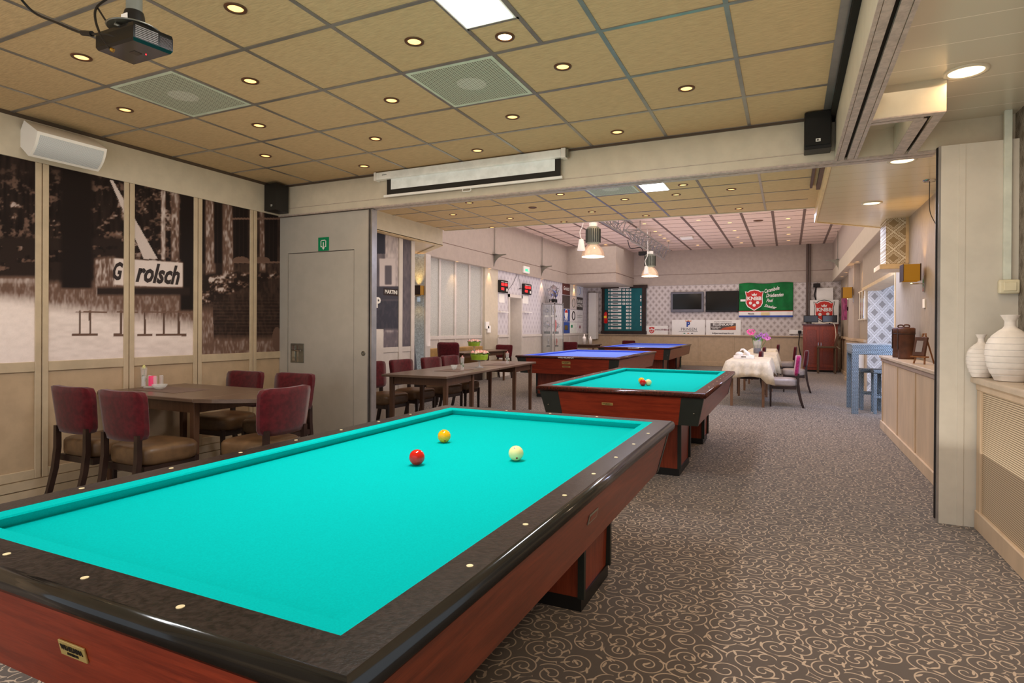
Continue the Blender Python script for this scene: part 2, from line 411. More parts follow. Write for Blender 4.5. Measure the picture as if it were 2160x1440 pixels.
def tag(o, label, cat, group=None, kind=None):
    o['label'] = label; o['category'] = cat
    if group: o['group'] = group
    if kind: o['kind'] = kind
    return o
def thing(name, label, cat, loc=(0, 0, 0), rz=0, group=None):
    o = bpy.data.objects.new(name, None); COL.objects.link(o); o.location = loc; o.rotation_euler = (0, 0, rz)
    o.empty_display_size = .1
    return tag(o, label, cat, group)
def struct(name, mb, mm, label=None, bevel=0):
    o = mb.build(name, mm, bevel=bevel); o['kind'] = 'structure'; 
    if label: o['label'] = label
    return o
def bx(*a, **k): return MB().box(*a, **k)
def dup(o, loc=None, rz=None, label=None, parent=None, group=None):
    c = o.copy(); COL.objects.link(c)
    if parent: c.parent = parent
    if loc is not None: c.location = loc
    if rz is not None: c.rotation_euler = (0, 0, rz)
    if label: c['label'] = label
    if group: c['group'] = group
    for ch in CH(o): dup(ch, parent=c)
    return c
def CH(o): return [x for x in COL.objects if x.parent == o]
def fit(txt, w, h, M, **k):   # lettering scaled to a measured width and height
    g = MB(); g.text(txt, 1.0, Matrix.Identity(4), **k)
    xs = [v.co.x for v in g.bm.verts]; ys = [v.co.y for v in g.bm.verts]; a, b, c, d = min(xs), max(xs), min(ys), max(ys)
    S_ = Matrix.Diagonal((w / (b - a), h / (d - c), .6, 1)) @ Matrix.Translation((-(a + b) / 2, -(c + d) / 2, 0))
    for v in g.bm.verts: v.co = M @ (S_ @ v.co)
    return g
# frames for flat lettering: facing -y (towards the camera), facing +x, facing +z
def face_y(x, y, z): return Matrix(((1, 0, 0, x), (0, 0, -1, y), (0, 1, 0, z), (0, 0, 0, 1)))
def face_x(x, y, z): return Matrix(((0, 0, 1, x), (1, 0, 0, y), (0, 1, 0, z), (0, 0, 0, 1)))
def face_nx(x, y, z): return Matrix(((0, 0, -1, x), (-1, 0, 0, y), (0, 1, 0, z), (0, 0, 0, 1)))

# ================================================================== THE ROOM
XL, YB, ZC, ZB = -5.17, 21.5, 2.848, 2.52
struct('floor', bx(-9, -1.8, -.1, 6, YB + .3, 0), carpet_m)
# ---- near room
struct('ceiling', bx(XL - .1, -1.8, ZC, .30, 4.91, ZC + .08), m_tile)
def grid(x0, x1, y0, y1, z, xs, ys, w, mm, name='trim_1'):
    g = MB()
    for x in xs:
        if x0 < x < x1: g.box(x - w / 2, y0, z - .004, x + w / 2, y1, z)
    for y in ys:
        if y0 < y < y1: g.box(x0, y - w / 2, z - .0045, x1, y + w / 2, z)
    return struct(name, g, mm)
grid(XL, .22, -1.5, 4.90, ZC, [-2.158 + .6257 * i for i in range(-5, 5)], [2.386 + .6257 * i for i in range(-7, 5)], .024, m_grid)
# half tile bars round the LED panel
struct('trim_1', bx(-1.245, 1.76, ZC - .004, -1.221, 3.01, ZC).box(-1.53, 2.70, ZC - .004, -1.235, 2.72, ZC), m_grid)
struct('trim_2', bx(XL, -1.5, ZC - .03, XL + .02, 4.90, ZC).box(XL, 4.88, ZC - .02, .22, 4.90, ZC), mat('dark_edge_profile', (84, 70, 58), .5))
struct('wall_left', bx(XL - .12, -1.8, 0, XL, 7.54, ZC + .05), m_wain)
struct('trim_3', bx(XL, -1.8, ZB, XL + .02, 4.9, ZC - .03), m_beam)
def panel_wall(y0, y1, posts, zt, zb, mm, pw=.034):
    g = MB()
    for y in posts:
        g.box(XL, y - .045, .13, XL + .016, y - .004, zt, .003, 1); g.box(XL, y + .004, .13, XL + .016, y + .045, zt, .003, 1)
    for a, b in zip([y0] + posts, posts + [y1]):
        g.box(XL, a + .045, zb - .075, XL + .014, b - .045, zb, .003, 1)
        g.box(XL, a + .045, .13, XL + .012, b - .045, .20, .003, 1)
    return g
POSTS = [-.69, -.035, .62, 1.275, 1.93, 2.583, 3.243, 3.899, 4.552]
struct('trim_4', panel_wall(-1.5, 5.0, POSTS, ZB, 1.012, m_wood_l), m_wood_l)
struct('baseboard_left', bx(XL, -1.5, 0, XL + .03, 4.9, .052).box(XL, -1.5, .06, XL + .022, 4.9, .125), m_wood_l)
# ---- cross beam with double track, running into the right header
struct('trim_5', bx(XL, 4.90, ZB, 1.40, 5.03, ZC), m_beam)
struct('trim_6', bx(XL, 4.895, ZB - .012, .91, 4.945, ZB).box(XL, 4.965, ZB - .012, .91, 5.035, ZB).box(XL, 4.947, ZB - .002, .91, 4.963, ZB + .001), [m_track])
struct('trim_7', bx(XL + .02, 4.896, ZB + .07, .29, 4.90, ZB + .073), m_track)
# ---- long beam on the right with its slotted track
struct('trim_8', bx(.296, -1.8, ZB, .318, 4.90, ZC).box(.415, -1.8, ZB, .437, 4.90, ZC).box(.318, -1.8, ZB + .03, .415, 4.9, ZC), m_beam)
struct('trim_9', bx(.296, -1.8, ZB - .008, .312, 4.90, ZB).box(.316, -1.8, ZB - .006, .354, 4.90, ZB + .02).box(.374, -1.8, ZB - .006, .414, 4.90, ZB + .02).box(.418, -1.8, ZB - .008, .438, 4.90, ZB), m_track)
struct('trim_10', bx(.354, -1.8, ZB + .012, .374, 4.9, ZB + .02), m_dark)
struct('trim_11', bx(.215, -1.8, ZC - .006, .262, 4.9, ZC), m_grid)
struct('trim_12', bx(.262, -1.8, ZC - .05, .296, 4.9, ZC), m_dark)
# ---- aisle: lower plank ceiling, storage loop of the track
ZP = 2.70
struct('ceiling', bx(.437, -1.8, ZP, 1.45, 4.90, ZP + .06), m_plank)
g = bx(.437, 4.03, ZB, .793, 4.05, ZP).box(.773, 4.05, ZB, .793, 4.90, ZP).box(.437, 4.12, ZB, .66, 4.135, ZP).box(.655, 4.135, ZB, .672, 4.90, ZP)
struct('trim_13', g, m_beam)
g = bx(.437, 4.03, ZB - .007, .793, 4.082, ZB).box(.437, 4.098, ZB - .007, .70, 4.135, ZB).box(.655, 4.135, ZB - .007, .722, 4.895, ZB).box(.742, 4.08, ZB - .007, .793, 4.895, ZB)
struct('trim_14', g, m_track)
struct('trim_15', bx(.44, 4.082, ZB + .012, .742, 4.098, ZB + .018).box(.722, 4.09, ZB + .012, .742, 4.9, ZB + .018), m_dark)
struct('wall_right', bx(1.33, -1.8, 0, 1.45, 4.88, ZC), m_wp_dark)
struct('trim_16', bx(.437, 4.88, ZB, 1.33, 4.90, ZP), m_beam)

# ---- stub partition at the right (stored partition leaf)
t = thing('partition_column', 'pale panelled partition column between radiator cover and cabinet', 'partition', (0, 0, 0))
MB().box(.918, 4.80, 0, 1.33, 4.89, ZB - .002).build('panel', m_part, t)
MB().box(1.015, 4.795, .0, 1.05, 4.80, ZB - .002).build('cover_strip', m_part, t)
MB().box(.905, 4.80, 0, .918, 4.89, ZB - .002).build('edge_profile', m_alu, t)
MB().box(.900, 4.83, .02, .905, 4.86, ZB - .002).build('seal', m_dark, t)

# ---- middle room
zf = 4.05
def poly(pts, z, th=.05): return MB().prism(pts, z, z + th)
struct('ceiling', poly([(-5.03, 5.03), (.32, 5.03), (.32, 8.50), (-5.03, 8.20)], ZC, .06), m_tile)
g = MB(); 
for i, x in enumerate([-4.507, -3.905, -3.295, -2.69, -2.09, -1.505, -.882, -.28]): g.box(x - .012, 5.03, ZC - .004, x + .012, 8.46 - .04 * abs(x + .3) * .9, ZC)
for y in [5.62, 6.20, 6.785, 7.365, 7.905]: g.box(-5.03, y - .009, ZC - .0045, .20, y + .009, ZC)
struct('trim_1', g, m_grid)
struct('trim_17', MB().prism([(-5.03, 8.18), (.32, 8.48), (.32, 8.52), (-5.03, 8.22)], ZC - .01, zf + .02), m_beam)
struct('trim_18', bx(.262, 5.03, ZC - .05, .30, 7.2, ZC).box(.20, 5.03, ZC - .03, .225, 7.2, ZC), mat('purple_brown_profile', (92, 68, 64), .5))
# right aisle, low plank ceiling with cut corner
c1 = FZ(1719.7, 467.6, ZP); c2 = FZ(1858.7, 479.3, ZP)
struct('ceiling', poly([(.31, 5.03), (1.36, 5.03), (1.36, c2[1] + .25), (c2[0], c2[1]), (c1[0], c1[1])], ZP, .08), m_plankm)
struct('trim_19', MB().prism([(.30, 5.03), (.325, 5.03), (.325, c1[1] - .01), (c2[0] + .01, c2[1]), (c2[0], c2[1] + .03), (.30, c1[1])], ZP - .012, ZC + .4), mat('cream_edge', (226, 198, 150), .35))
struct('wall_right', bx(1.36, 5.03, 0, 1.5, 9.8, 3.2), m_wp_plain)
# hanging pier with wallpaper
py = 8.85
px0, pz0 = FY(1640 + 1175 / 5.144, 420 + 700 / 5.144, py); px1 = 1.36
struct('wall_back', bx(px0, py, pz0, px1, py + .5, ZP + .1), m_wp_pier)
struct('trim_20', bx(px0 - .07, py - .03, pz0 - .07, px1, py + .55, pz0 - .005, .004, 1), mat('tan_ledge', (206, 180, 140), .4))
struct('trim_21', bx(px1 - .03, py - .02, pz0, px1, py, ZP), mat('tan_ledge', (206, 180, 140), .4))
# left soffit of the middle room
struct('trim_22', MB().prism([(-5.03, 5.03), (-5.0, 5.03), (-5.0, 8.09), (-5.88, 8.86), (-5.9, 8.84), (-5.03, 8.07)], 2.59, ZC + .3), m_beam)
struct('ceiling', poly([(-6.9, 5.03), (-5.02, 5.03), (-5.02, 8.08), (-5.87, 8.84), (-6.9, 8.95)], 2.60, .05), m_plankl)
struct('trim_23', MB().prism([(-5.10, 5.03), (-5.0, 5.03), (-5.0, 8.10), (-5.88, 8.87), (-5.97, 8.80), (-5.10, 8.04)], 2.585, 2.60), mat('cream_edge', (226, 198, 150), .35))
MP = [7.19, 7.50]
g = panel_wall(4.99, 7.5, [], 2.59, 1.0, m_wood_w)
for y in MP: g.box(XL, y - .045, 0, XL + .02, y + .045, 2.59, .003, 1)
g.box(XL, 5.03, .13, XL + .004, 7.5, .925)
struct('trim_24', g, m_wood_w)
struct('baseboard_left', bx(XL, 5.03, 0, XL + .03, 7.5, .13), m_wood_w)
struct('wall_left', bx(-7.1, 8.95, 0, -5.88, 9.10, 2.60), m_wp_blue)
struct('wall_left', bx(-7.4, 7.4, 0, -7.1, 9.0, 2.7), m_wp_blue)  # unseen closing wall, added to block light
struct('trim_25', bx(-5.905, 8.94, 0, -5.87, 9.10, 2.6), m_wood_w)
# ---- far room
xF, xW = -6.82, -6.88
struct('ceiling', bx(-7.2, 8.5, zf, 1.6, YB + .1, zf + .08), m_tilef)
xs = []
for a in [(205, 540), (435, 527), (665, 515), (900, 505), (1145, 490), (1398, 480), (1660, 465)]: xs.append(FZ(1380 + a[0] / 5.4, 430 + a[1] / 5.4, zf)[0])
pit = (xs[-1] - xs[0]) / 6
g = MB()
for i in range(-6, 9):
    x = xs[0] + pit * i
    if -6.8 < x < 1.2: g.box(x - .03, 8.6, zf - .006, x + .03, YB, zf)
struct('trim_26', g, m_gridf)
g = MB()
for i in range(20):
    y = YB - .55 * i * 1.12
    if y > 8.7: g.box(-6.8, y - .009, zf - .004, 1.25, y + .009, zf)
struct('trim_26', g, m_gridf)
struct('wall_back', bx(-7.2, YB, 0, 1.6, YB + .15, 2.82), m_wp_back)
struct('wall_back', bx(-7.2, YB - .03, 2.82, 1.6, YB + .15, zf), m_wallup)
struct('trim_27', bx(-7.2, YB - .034, 3.19, 1.3, YB - .03, 3.205), mat('seam_brown', (120, 100, 90), .5))
# back wainscot
g = MB(); zw = FY(1450, 706, YB)[1]
g.box(-6.85, YB - .02, 0, 1.5, YB, zw - .04)
g.box(-6.85, YB - .07, zw - .04, 1.5, YB, zw, .006, 1)
for u in (1288, 1340, 1402, 1474.8, 1547, 1624, 1688):
    x = FY(u, 735, YB)[0]; g.box(x - .03, YB - .035, .16, x + .03, YB - .02, zw - .04, .005, 1)
g.box(-6.85, YB - .045, 0, 1.5, YB - .02, .16, .006, 1)
struct('trim_28', g, m_wain)
# hanging box by the back left corner
bxL, bxR = FY(1216.7, 597, 19)[0], FY(1299, 595.8, 19)[0]
struct('trim_29', bx(-6.9, 19, 2.80, bxR, YB - .03, zf), m_wallup)
struct('trim_30', bx(-6.81, 18.99, 3.10, bxR + .01, 19, 3.115).box(bxR, 19, 3.10, bxR + .01, YB, 3.115), mat('seam_brown', (120, 100, 90), .5))
# far left wall: fascia over folding panels, pier, door recess, wallpaper
struct('trim_31', bx(-7.0, 8.7, 2.79, xF, 19.0, zf), m_wallup)
struct('trim_32', bx(xF, 8.7, 3.13, xF + .004, 19, 3.142), mat('seam_brown', (120, 100, 90), .5))
def EY(ex, ey, x=xW): return FX(860 + ex / 5.143, 500 + ey / 5.143, x)
yp = [EY(e, 800)[0] for e in (205, 380, 548, 700, 838, 978)]
yd0, yd1 = EY(1088, 800)[0], EY(1235, 800)[0]
struct('wall_left', bx(-7.3, 8.7, 0, xW - .10, 13.2, 2.9), m_wp_glit)
struct('wall_left', bx(-7.3, yp[4], 0, xW, yp[5], 2.79), m_beam)
struct('wall_left', bx(-7.3, yp[5], 0, xW, yd0, 2.79), m_wp_left)
struct('wall_left', bx(-7.3, yd1, 0, xW, YB, 2.79), m_wp_left)
struct('wall_left', bx(-7.3, yd0, 2.18, xW, yd1, 2.79), m_wp_left)
g = MB()
for y in yp[:5]: g.box(xW - .10, y - .035, 0, xW - .07, y + .035, 2.79, .004, 1)
g.box(xW - .10, yp[0], 1.02, xW - .066, yp[4], 1.10, .004, 1); g.box(xW - .10, yp[0], 0, xW - .085, yp[4], 1.02)
g.box(xW - .10, yp[0], 0, xW - .05, yp[4], .12)
struct('trim_33', g, m_wood_w)
g = MB()
for a, b in ((yp[5], yd0), (yd1, YB)):
    g.box(xW, a, 0, xW + .015, b, 1.03); g.box(xW, a, 1.03, xW + .04, b, 1.10, .005, 1); g.box(xW, a, 0, xW + .03, b, .12)
    n = max(1, round((b - a) / .95))
    for i in range(n + 1): y = a + (b - a) * i / n; g.box(xW, y - .04, .12, xW + .026, y + .04, 1.03, .004, 1)
struct('trim_34', g, m_wood_w)
struct('door_1', bx(-7.22, yd0 + .04, 0, -7.18, yd1 - .04, 2.12), m_part)
struct('trim_35', bx(-7.3, yd0, 0, xW + .03, yd0 + .06, 2.2).box(-7.3, yd1 - .06, 0, xW + .03, yd1, 2.2).box(-7.3, yd0, 2.12, xW + .03, yd1, 2.2), m_wood_w)
# far right wall: fascia, soffit, lower wall with an opening to the daylit entrance
xr = 1.27
struct('wall_right', bx(xr, 8.8, 2.82, 1.8, YB, zf + .05), m_wallup)
struct('trim_36', bx(xr - .012, 8.8, 2.82, xr, YB - .03, 3.17), m_beam)
xq = 1.50; ya, yb_ = 9.8, 14.35
struct('wall_right', bx(xq, yb_, 0, 1.7, YB, 2.84), m_wp_plain)
struct('wall_right', bx(1.40, 9.55, 2.16, 1.7, yb_, 3.0), m_wp_plain)
struct('trim_37', bx(1.395, 9.5, 2.10, 1.72, yb_, 2.16), mat('tan_ledge', (206, 180, 140), .4))
struct('trim_38', bx(1.35, 9.78, 0, 1.52, 9.86, 2.16), mat('tan_ledge', (206, 180, 140), .4))
struct('wall_right', bx(xq - .12, 15.9, 0, xq, 17.3, 2.84), m_wallup)
g = bx(xq - .03, yb_, 0, xq, YB, 1.02).box(xq - .17, 15.85, 1.02, xq, 17.35, 1.08, .005, 1).box(xq - .07, 14.4, 1.02, xq, YB, 1.08, .005, 1).box(xq - .15, 15.88, 0, xq, 17.32, 1.02)
g.box(xq - .19, 15.8, 0, xq, 17.4, .09).box(xq - .06, 14.4, 0, xq, YB, .09)
struct('trim_39', g, m_wain)
struct('wall_back', bx(xq - .004, yb_ - .012, 0, 4.1, yb_ - .002, 2.44), m_wp_alc)
struct('ceiling', bx(1.7, 9.0, 2.45, 4.2, yb_ + .1, 2.5), m_white)
struct('wall_right', bx(4.1, 9.0, 0, 4.2, yb_, .8).box(4.1, 9.0, 2.2, 4.2, yb_, 2.5), m_white)
struct('wall_right', bx(1.5, 8.9, 0, 4.2, 9.0, 2.5), m_white)
g = MB()
for y in (9.05, 10.3, 11.6, 12.9, 14.25): g.box(4.10, y - .04, .8, 4.16, y + .04, 2.2)
t = struct('window_1', g, m_white)
o = bx(4.13, 9.05, .8, 4.135, 14.25, 2.2).build('pane', m_pane, t)

# ---- partition with door on the left
yq = 4.955
pL, pR = XL + .005, FY(782, 443, yq)[0]
t = thing('folding_partition', 'grey folding partition leaf with an inset door standing under the cross beam', 'partition', (0, 0, 0))
dx0, dz1 = FY(612, 535, yq)[0], 2.10; dx1 = FY(752, 526, yq)[0]
g = MB().box(pL, yq - .035, 0, dx0, yq + .035, 2.50).box(dx1, yq - .035, 0, pR, yq + .035, 2.50).box(dx0, yq - .035, dz1, dx1, yq + .035, 2.50)
g.build('panel', m_door, t)
d = MB().box(dx0 + .008, yq - .03, .01, dx1 - .008, yq + .03, dz1 - .008).build('door', m_door, t)
MB().box(pR, yq - .04, 0, pR + .012, yq + .04, 2.50).box(pR + .03, yq - .04, 0, pR + .05, yq + .04, 2.50).build('edge_profile', m_alu, t)
MB().box(pR + .012, yq - .03, 0, pR + .03, yq + .03, 2.50).build('seal', m_dark, t)
h0, h1 = FY(612, 724, yq - .04), FY(640, 765, yq - .04)
g = MB(); g.box(h0[0], yq - .036, h1[1], h1[0], yq - .031, h0[1], .004, 1).build('recessed_handle_plate', m_steel, d)
g = MB(); cx_, cz_ = (h0[0] + h1[0]) / 2, (h0[1] + h1[1]) / 2
g.box(h0[0] + .03, yq - .042, cz_ - .085, h0[0] + .075, yq - .036, cz_ + .085, .003, 1)
g.tube([(h0[0] + .05, yq - .04, cz_ + .03), (h0[0] + .05, yq - .07, cz_ + .03), (h1[0] - .012, yq - .07, cz_ + .03)], .008)
g.box(cx_ + .005, yq - .038, cz_ - .095, cx_ + .022, yq - .036, cz_ + .09); g.build('lever_handle', m_chrome, d)
lk = FY(766, 745, yq - .04)
MB().lathe([(.025, 0), (.025, .006), (.012, .008), (.012, .004)], (0, 0, 0)).build('lock_cylinder', m_steel, t)
o = CH(t)[-1]; o.location = (lk[0], yq - .035, lk[1]); o.rotation_euler = (PI / 2, 0, 0)
s0, s1 = FY(670, 501, yq - .05), FY(692, 528, yq - .05)
t = thing('exit_sign', 'green arrow exit sign stuck above the partition door', 'sign', (0, 0, 0))
MB().box(s0[0], yq - .041, s1[1], s1[0], yq - .036, s0[1]).build('plate', m_signg, t)
cx_, cz_ = (s0[0] + s1[0]) / 2, (s0[1] + s1[1]) / 2
g = MB(); k = .009; y_ = yq - .0425
W_, H_ = .038, .045
g.box(cx_ - W_, y_, cz_ - H_ * .5, cx_ - W_ + k, y_ + .001, cz_ + H_).box(cx_ + W_ - k, y_, cz_ - H_ * .5, cx_ + W_, y_ + .001, cz_ + H_).box(cx_ - W_, y_, cz_ + H_ - k, cx_ + W_, y_ + .001, cz_ + H_)
g.box(cx_ - W_, y_, cz_ - H_ * .5 - k, cx_ - .016, y_ + .001, cz_ - H_ * .5).box(cx_ + .016, y_, cz_ - H_ * .5 - k, cx_ + W_, y_ + .001, cz_ - H_ * .5)
g.box(cx_ - .006, y_, cz_ - .035, cx_ + .006, y_ + .001, cz_ + .02).prism([(cx_ - .02, cz_ - .035), (cx_ + .02, cz_ - .035), (cx_, cz_ - .062)], y_, y_ + .001, 'y')
g.build('arrow_symbol', m_white, t)

# ================================================================== MURALS (sepia street photograph printed on wall panels)
def vnoise(seed):
    r = np.random.RandomState(seed); G = r.rand(64, 64)
    def f(x, y):
        xi = np.floor(x).astype(int); yi = np.floor(y).astype(int); fx = x - xi; fy = y - yi
        fx = fx * fx * (3 - 2 * fx); fy = fy * fy * (3 - 2 * fy)
        a = G[yi % 64, xi % 64]; b = G[yi % 64, (xi + 1) % 64]; c = G[(yi + 1) % 64, xi % 64]; d = G[(yi + 1) % 64, (xi + 1) % 64]
        return (a * (1 - fx) + b * fx) * (1 - fy) + (c * (1 - fx) + d * fx) * fy
    return f
N1, N2, N3 = vnoise(1), vnoise(2), vnoise(3)
def S(x, a, b): t = np.clip((x - a) / (b - a), 0, 1); return t * t * (3 - 2 * t)
def band(x, a, b, w=4): return S(x, a - w, a + w) * (1 - S(x, b - w, b + w))
def picture(u, v):
    fol = N1(u / 14, v / 12) * .5 + N2(u / 6, v / 5) * .3 + N3(u / 3, v / 2.5) * .2
    blot = S(fol, .50, .72)
    L = .10 + .55 * blot * S(v, 330, 420) * (1 - S(v, 560, 600)) + .12 * (N2(u / 5, v / 30) - .5)
    top = .5 * N1(u / 30 + 9, v / 40); L = L * (.55 + top)
    # trunks and buildings
    def put(L, m, val): return L * (1 - m) + val * m
    tex = N3(u / 2.2, v / 7) * .5 + N2(u / 4, v / 12) * .5
    L = put(L, band(v, 500, 590, 6) * (u < 262) * (N1(u / 20, 3 + v / 9) > .35), .12)
    # ground
    hz = 600 - .02 * u
    g1 = S(v, hz - 12, hz + 4); road = .38 + .25 * tex
    L = put(L, g1 * (u < 410), road)
    bright = S(v, 640 + (u - 260) * .12 + 6 * N1(u / 20, 1), 690 + (u - 260) * .16)
    L = put(L, bright * (u < 420), .93 - .10 * N2(u / 16, v / 5))
    L = put(L, band(v, 584, 600, 6) * (u < 80), .50 + .2 * tex)
    L = put(L, S(v, 604, 690) * (u < 80), .90 + .06 * N1(u / 9, v / 6))
    L = put(L, band(u, 128, 195, 7) * (1 - S(v, 604, 612)), .055)
    L = put(L, band(u, 340, 349, 2) * (1 - S(v, 545, 550)), .50 + .3 * tex); L = put(L, band(u, 361, 378, 3) * (1 - S(v, 548, 553)), .25 + .5 * tex)
    L = put(L, band(u, 380, 412, 4) * (1 - S(v, 650, 660)), .05)
    # leaning birch
    cx = 240 + (v - 390) * .50; L = put(L, (np.abs(u - cx) < 3 + (v - 380) * .07) * (v > 380) * (v < 546), .74)
    L = put(L, band(u, 200, 242, 5) * band(v, 545 + (u - 200) * -.1, 598, 5), .30 + .5 * tex)
    # enamel sign (lettering follows as relief)
    L = put(L, band(u, 241, 386, 2.2) * band(v, 544 + (u - 241) * .065, 600 + (u - 241) * .055, 2.2), .82)
    L = put(L, band(v, 606, 622, 4) * (u > 205) * (u < 400), .12)
    # bike racks
    for bu in (168, 190, 255, 305, 345, 377):
        L = put(L, (np.abs(u - bu) < 2.2) * band(v, 655 + (bu - 160) * .01, 706, 3), .36)
        L = put(L, (np.abs(v - 706 + (u - bu) * .0) < 2.5) * (np.abs(u - bu) < 16), .46); L = put(L, (np.abs(v - 658) < 1.5) * (np.abs(u - bu - 14) < 22), .50)
    # inn with pillars and dark windows
    b = (u > 420) * 1.0
    wall = .12 + .25 * tex * (N1(u / 8, v / 40))
    L = put(L, b, wall)
    for a0, a1 in ((434, 450), (470, 489), (548, 556)): L = put(L, band(u, a0, a1 + (v - 430) * .03, 2) * (1 - S(v, 575, 590)), .30 + .42 * tex)
    for a0, a1 in ((424, 432), (452, 468), (492, 524), (558, 585)): L = put(L, band(u, a0, a1, 1.5) * (1 - S(v, 552, 558)), .045 + .08 * ((u.astype(int) % 9) == 0))
    for vv in (461, 553): L = put(L, b * (np.abs(v - vv) < 2) * (u > 490), .5)
    for cu in (508, 552): L = put(L, (((u - cu) / 17) ** 2 + ((v - 549) / 8) ** 2 < 1) * (v < 552), .46)
    bush = b * band(v, 572 + 8 * N1(u / 10, 2), 640 - (u - 425) * .35 * (u > 470), 5)
    L = put(L, bush, .10 + .62 * S(fol, .42, .7))
    L = put(L, b * S(v, 615, 650) * (u > 450), .10 + .10 * tex + .06 * ((v.astype(int) % 7) < 2))
    L = put(L, (u > 423) * (u < 450) * S(v, 640, 665), .42 + .2 * tex); L = put(L, b * S(v, 704, 716 + 10 * N1(u / 9, 8)), .40 + .22 * tex)
    L = put(L, ((u - 584) / 10) ** 2 + ((v - 715) / 26) ** 2 < 1, .42)
    # passage mural beyond the partition
    q = u > 770
    M = .20 + .35 * N1(u / 9, v / 30); M = put(M, band(u, 812, 842, 2), .55 + .2 * tex); M = put(M, band(u, 780, 812, 2) * (v < 535), .07)
    M = put(M, band(u, 800, 834, 2) * band(v, 545, 608, 2), .72); M = put(M, band(u, 812, 826, 2) * band(v, 560, 600, 2), .35)
    M = put(M, band(v, 604, 632, 2), .16); M = put(M, band(v, 632, 695, 4) * (u < 842), .13 + .05 * tex)
    M = put(M, S(v, 690, 704), .36 + .2 * tex); M = put(M, band(u, 842, 880, 2), .26 + .25 * tex)
    L = np.where(q, M, L)
    L = np.clip(L, 0, 1); L = L + .35 * (L - .5) * (1 - np.abs(2 * L - 1)) 
    return np.clip(np.where(L < .12, L * .7, L), 0.01, 1)
m_mural, nt, b = newmat('printed_sepia_photo')
at = nt.nodes.new('ShaderNodeVertexColor'); at.layer_name = 'print'; nt.links.new(at.outputs[0], b.inputs['Base Color']); b.inputs['Roughness'].default_value = .5; b.inputs['Specular IOR Level'].default_value = .2
def mural(y0, y1, z0, z1, label, n=.0065):
    ny, nz = int((y1 - y0) / n), int((z1 - z0) / n)
    ys = np.linspace(y0, y1, ny + 1); zs = np.linspace(z0, z1, nz + 1)
    YY, ZZ = np.meshgrid(ys, zs); x = XL + .006
    co = np.stack([np.full_like(YY, x), YY, ZZ], -1).reshape(-1, 3)
    A = np.array([AR, AD, AF]); p = (co - np.array([0, 0, EYE])) @ A.T
    u = 1080 + CF * p[:, 0] / p[:, 2]; v = CCY + CF * p[:, 1] / p[:, 2]
    L = picture(u, v)
    lo = np.array(srgb((20, 15, 17))[:3]); mid = np.array(srgb((118, 92, 80))[:3]); hi = np.array(srgb((255, 242, 238))[:3])
    if y0 > 5: lo = np.array(srgb((44, 50, 64))[:3]); mid = np.array(srgb((118, 110, 116))[:3])
    c = np.where(L[:, None] < .5, lo + (mid - lo) * (L[:, None] * 2), mid + (hi - mid) * (L[:, None] * 2 - 1))
    c = c * (1 + .05 * (np.random.RandomState(3).rand(len(c), 1) - .5))
    me = bpy.data.meshes.new('mural_panel'); idx = np.arange((ny + 1) * (nz + 1)).reshape(nz + 1, ny + 1)
    f = np.stack([idx[:-1, :-1], idx[:-1, 1:], idx[1:, 1:], idx[1:, :-1]], -1).reshape(-1, 4)
    back = co.copy(); 
    me.from_pydata(co.tolist(), [], f.tolist())
    ca = me.color_attributes.new('print', 'FLOAT_COLOR', 'POINT'); ca.data.foreach_set('color', np.concatenate([c, np.ones((len(c), 1))], 1).ravel())
    me.materials.append(m_mural)
    t = thing('mural_panel', label, 'mural', (0, 0, 0), group='panels of the sepia street mural')
    o = bpy.data.objects.new('printed_sheet', me); COL.objects.link(o); o.parent = t
    MB().box(XL + .002, y0, z0, XL + .005, y1, z1).build('backing_board', m_white, t)
    return t
labs = ['mural panel at the left edge of the photo: dark trees over bright road', 'mural panel with the widest dark tree trunk, left of the lettered sign', 'mural panel with most of the Grolsch lettering and bike stands', 'mural panel showing the inn front, bushes and an umbrella', 'narrow mural panel beside the grey partition']
ed = POSTS[4:] + [4.93]
for i, lb in enumerate(labs): mural(ed[i] + .045, ed[i + 1] - (.045 if i < 4 else 0), 1.012, ZB, lb)
M1 = mural(5.03, MP[0] - .045, 1.0, 2.59, 'mural panel behind the partition with a bluish doorway print'); M2 = mural(MP[0] + .045, MP[1] - .045, 1.0, 2.59, 'narrow mural strip between two pale posts beyond the partition')
# lettering of the printed sign
ya_, za_ = FX(244, 575, XL); yb2, zb2 = FX(384, 582, XL)
m_print = mat('sepia_ink', (48, 36, 34), .5)
G_ = [o for o in COL.objects if o.name.startswith('mural_panel')]
txt = 'Grolsch'; L_ = yb2 - ya_
cut = POSTS[6]
for par, s_, u0, u1, v0, v1 in ((G_[1], 'G', 245, 272, 553, 592), (G_[2], 'rolsch', 285, 378, 556, 598)):
    a_, b_ = FX(u0, (v0 + v1) / 2, XL)[0], FX(u1, (v0 + v1) / 2, XL)[0]; zt_, zb2_ = FX((u0 + u1) / 2, v0, XL)[1], FX((u0 + u1) / 2, v1, XL)[1]
    a_ = max(a_, POSTS[5] + .05) if s_ == 'G' else max(a_, cut + .05); b_ = min(b_, cut - .05) if s_ == 'G' else b_
    if s_ == 'G': a_ -= .03
    fit(s_, b_ - a_, zt_ - zb2_, face_x(XL + .008, (a_ + b_) / 2, (zt_ + zb2_) / 2), bold=.035, shear=.35).build('sign_lettering', m_print, par, recalc=False)
MB().text('P', .20, face_x(XL + .008, FX(797, 616, XL)[0], 1.62), bold=.006).build('printed_letter', m_white, M1, recalc=False)
mm_ = FX(824, 616, XL); MB().box(XL + .006, mm_[0] - .17, mm_[1] - .05, XL + .0075, mm_[0] + .17, mm_[1] + .05).build('printed_board', m_print, M1)
MB().text('MARTINI', .075, face_x(XL + .009, mm_[0], mm_[1]), bold=.002).build('printed_word', m_white, M1, recalc=False)

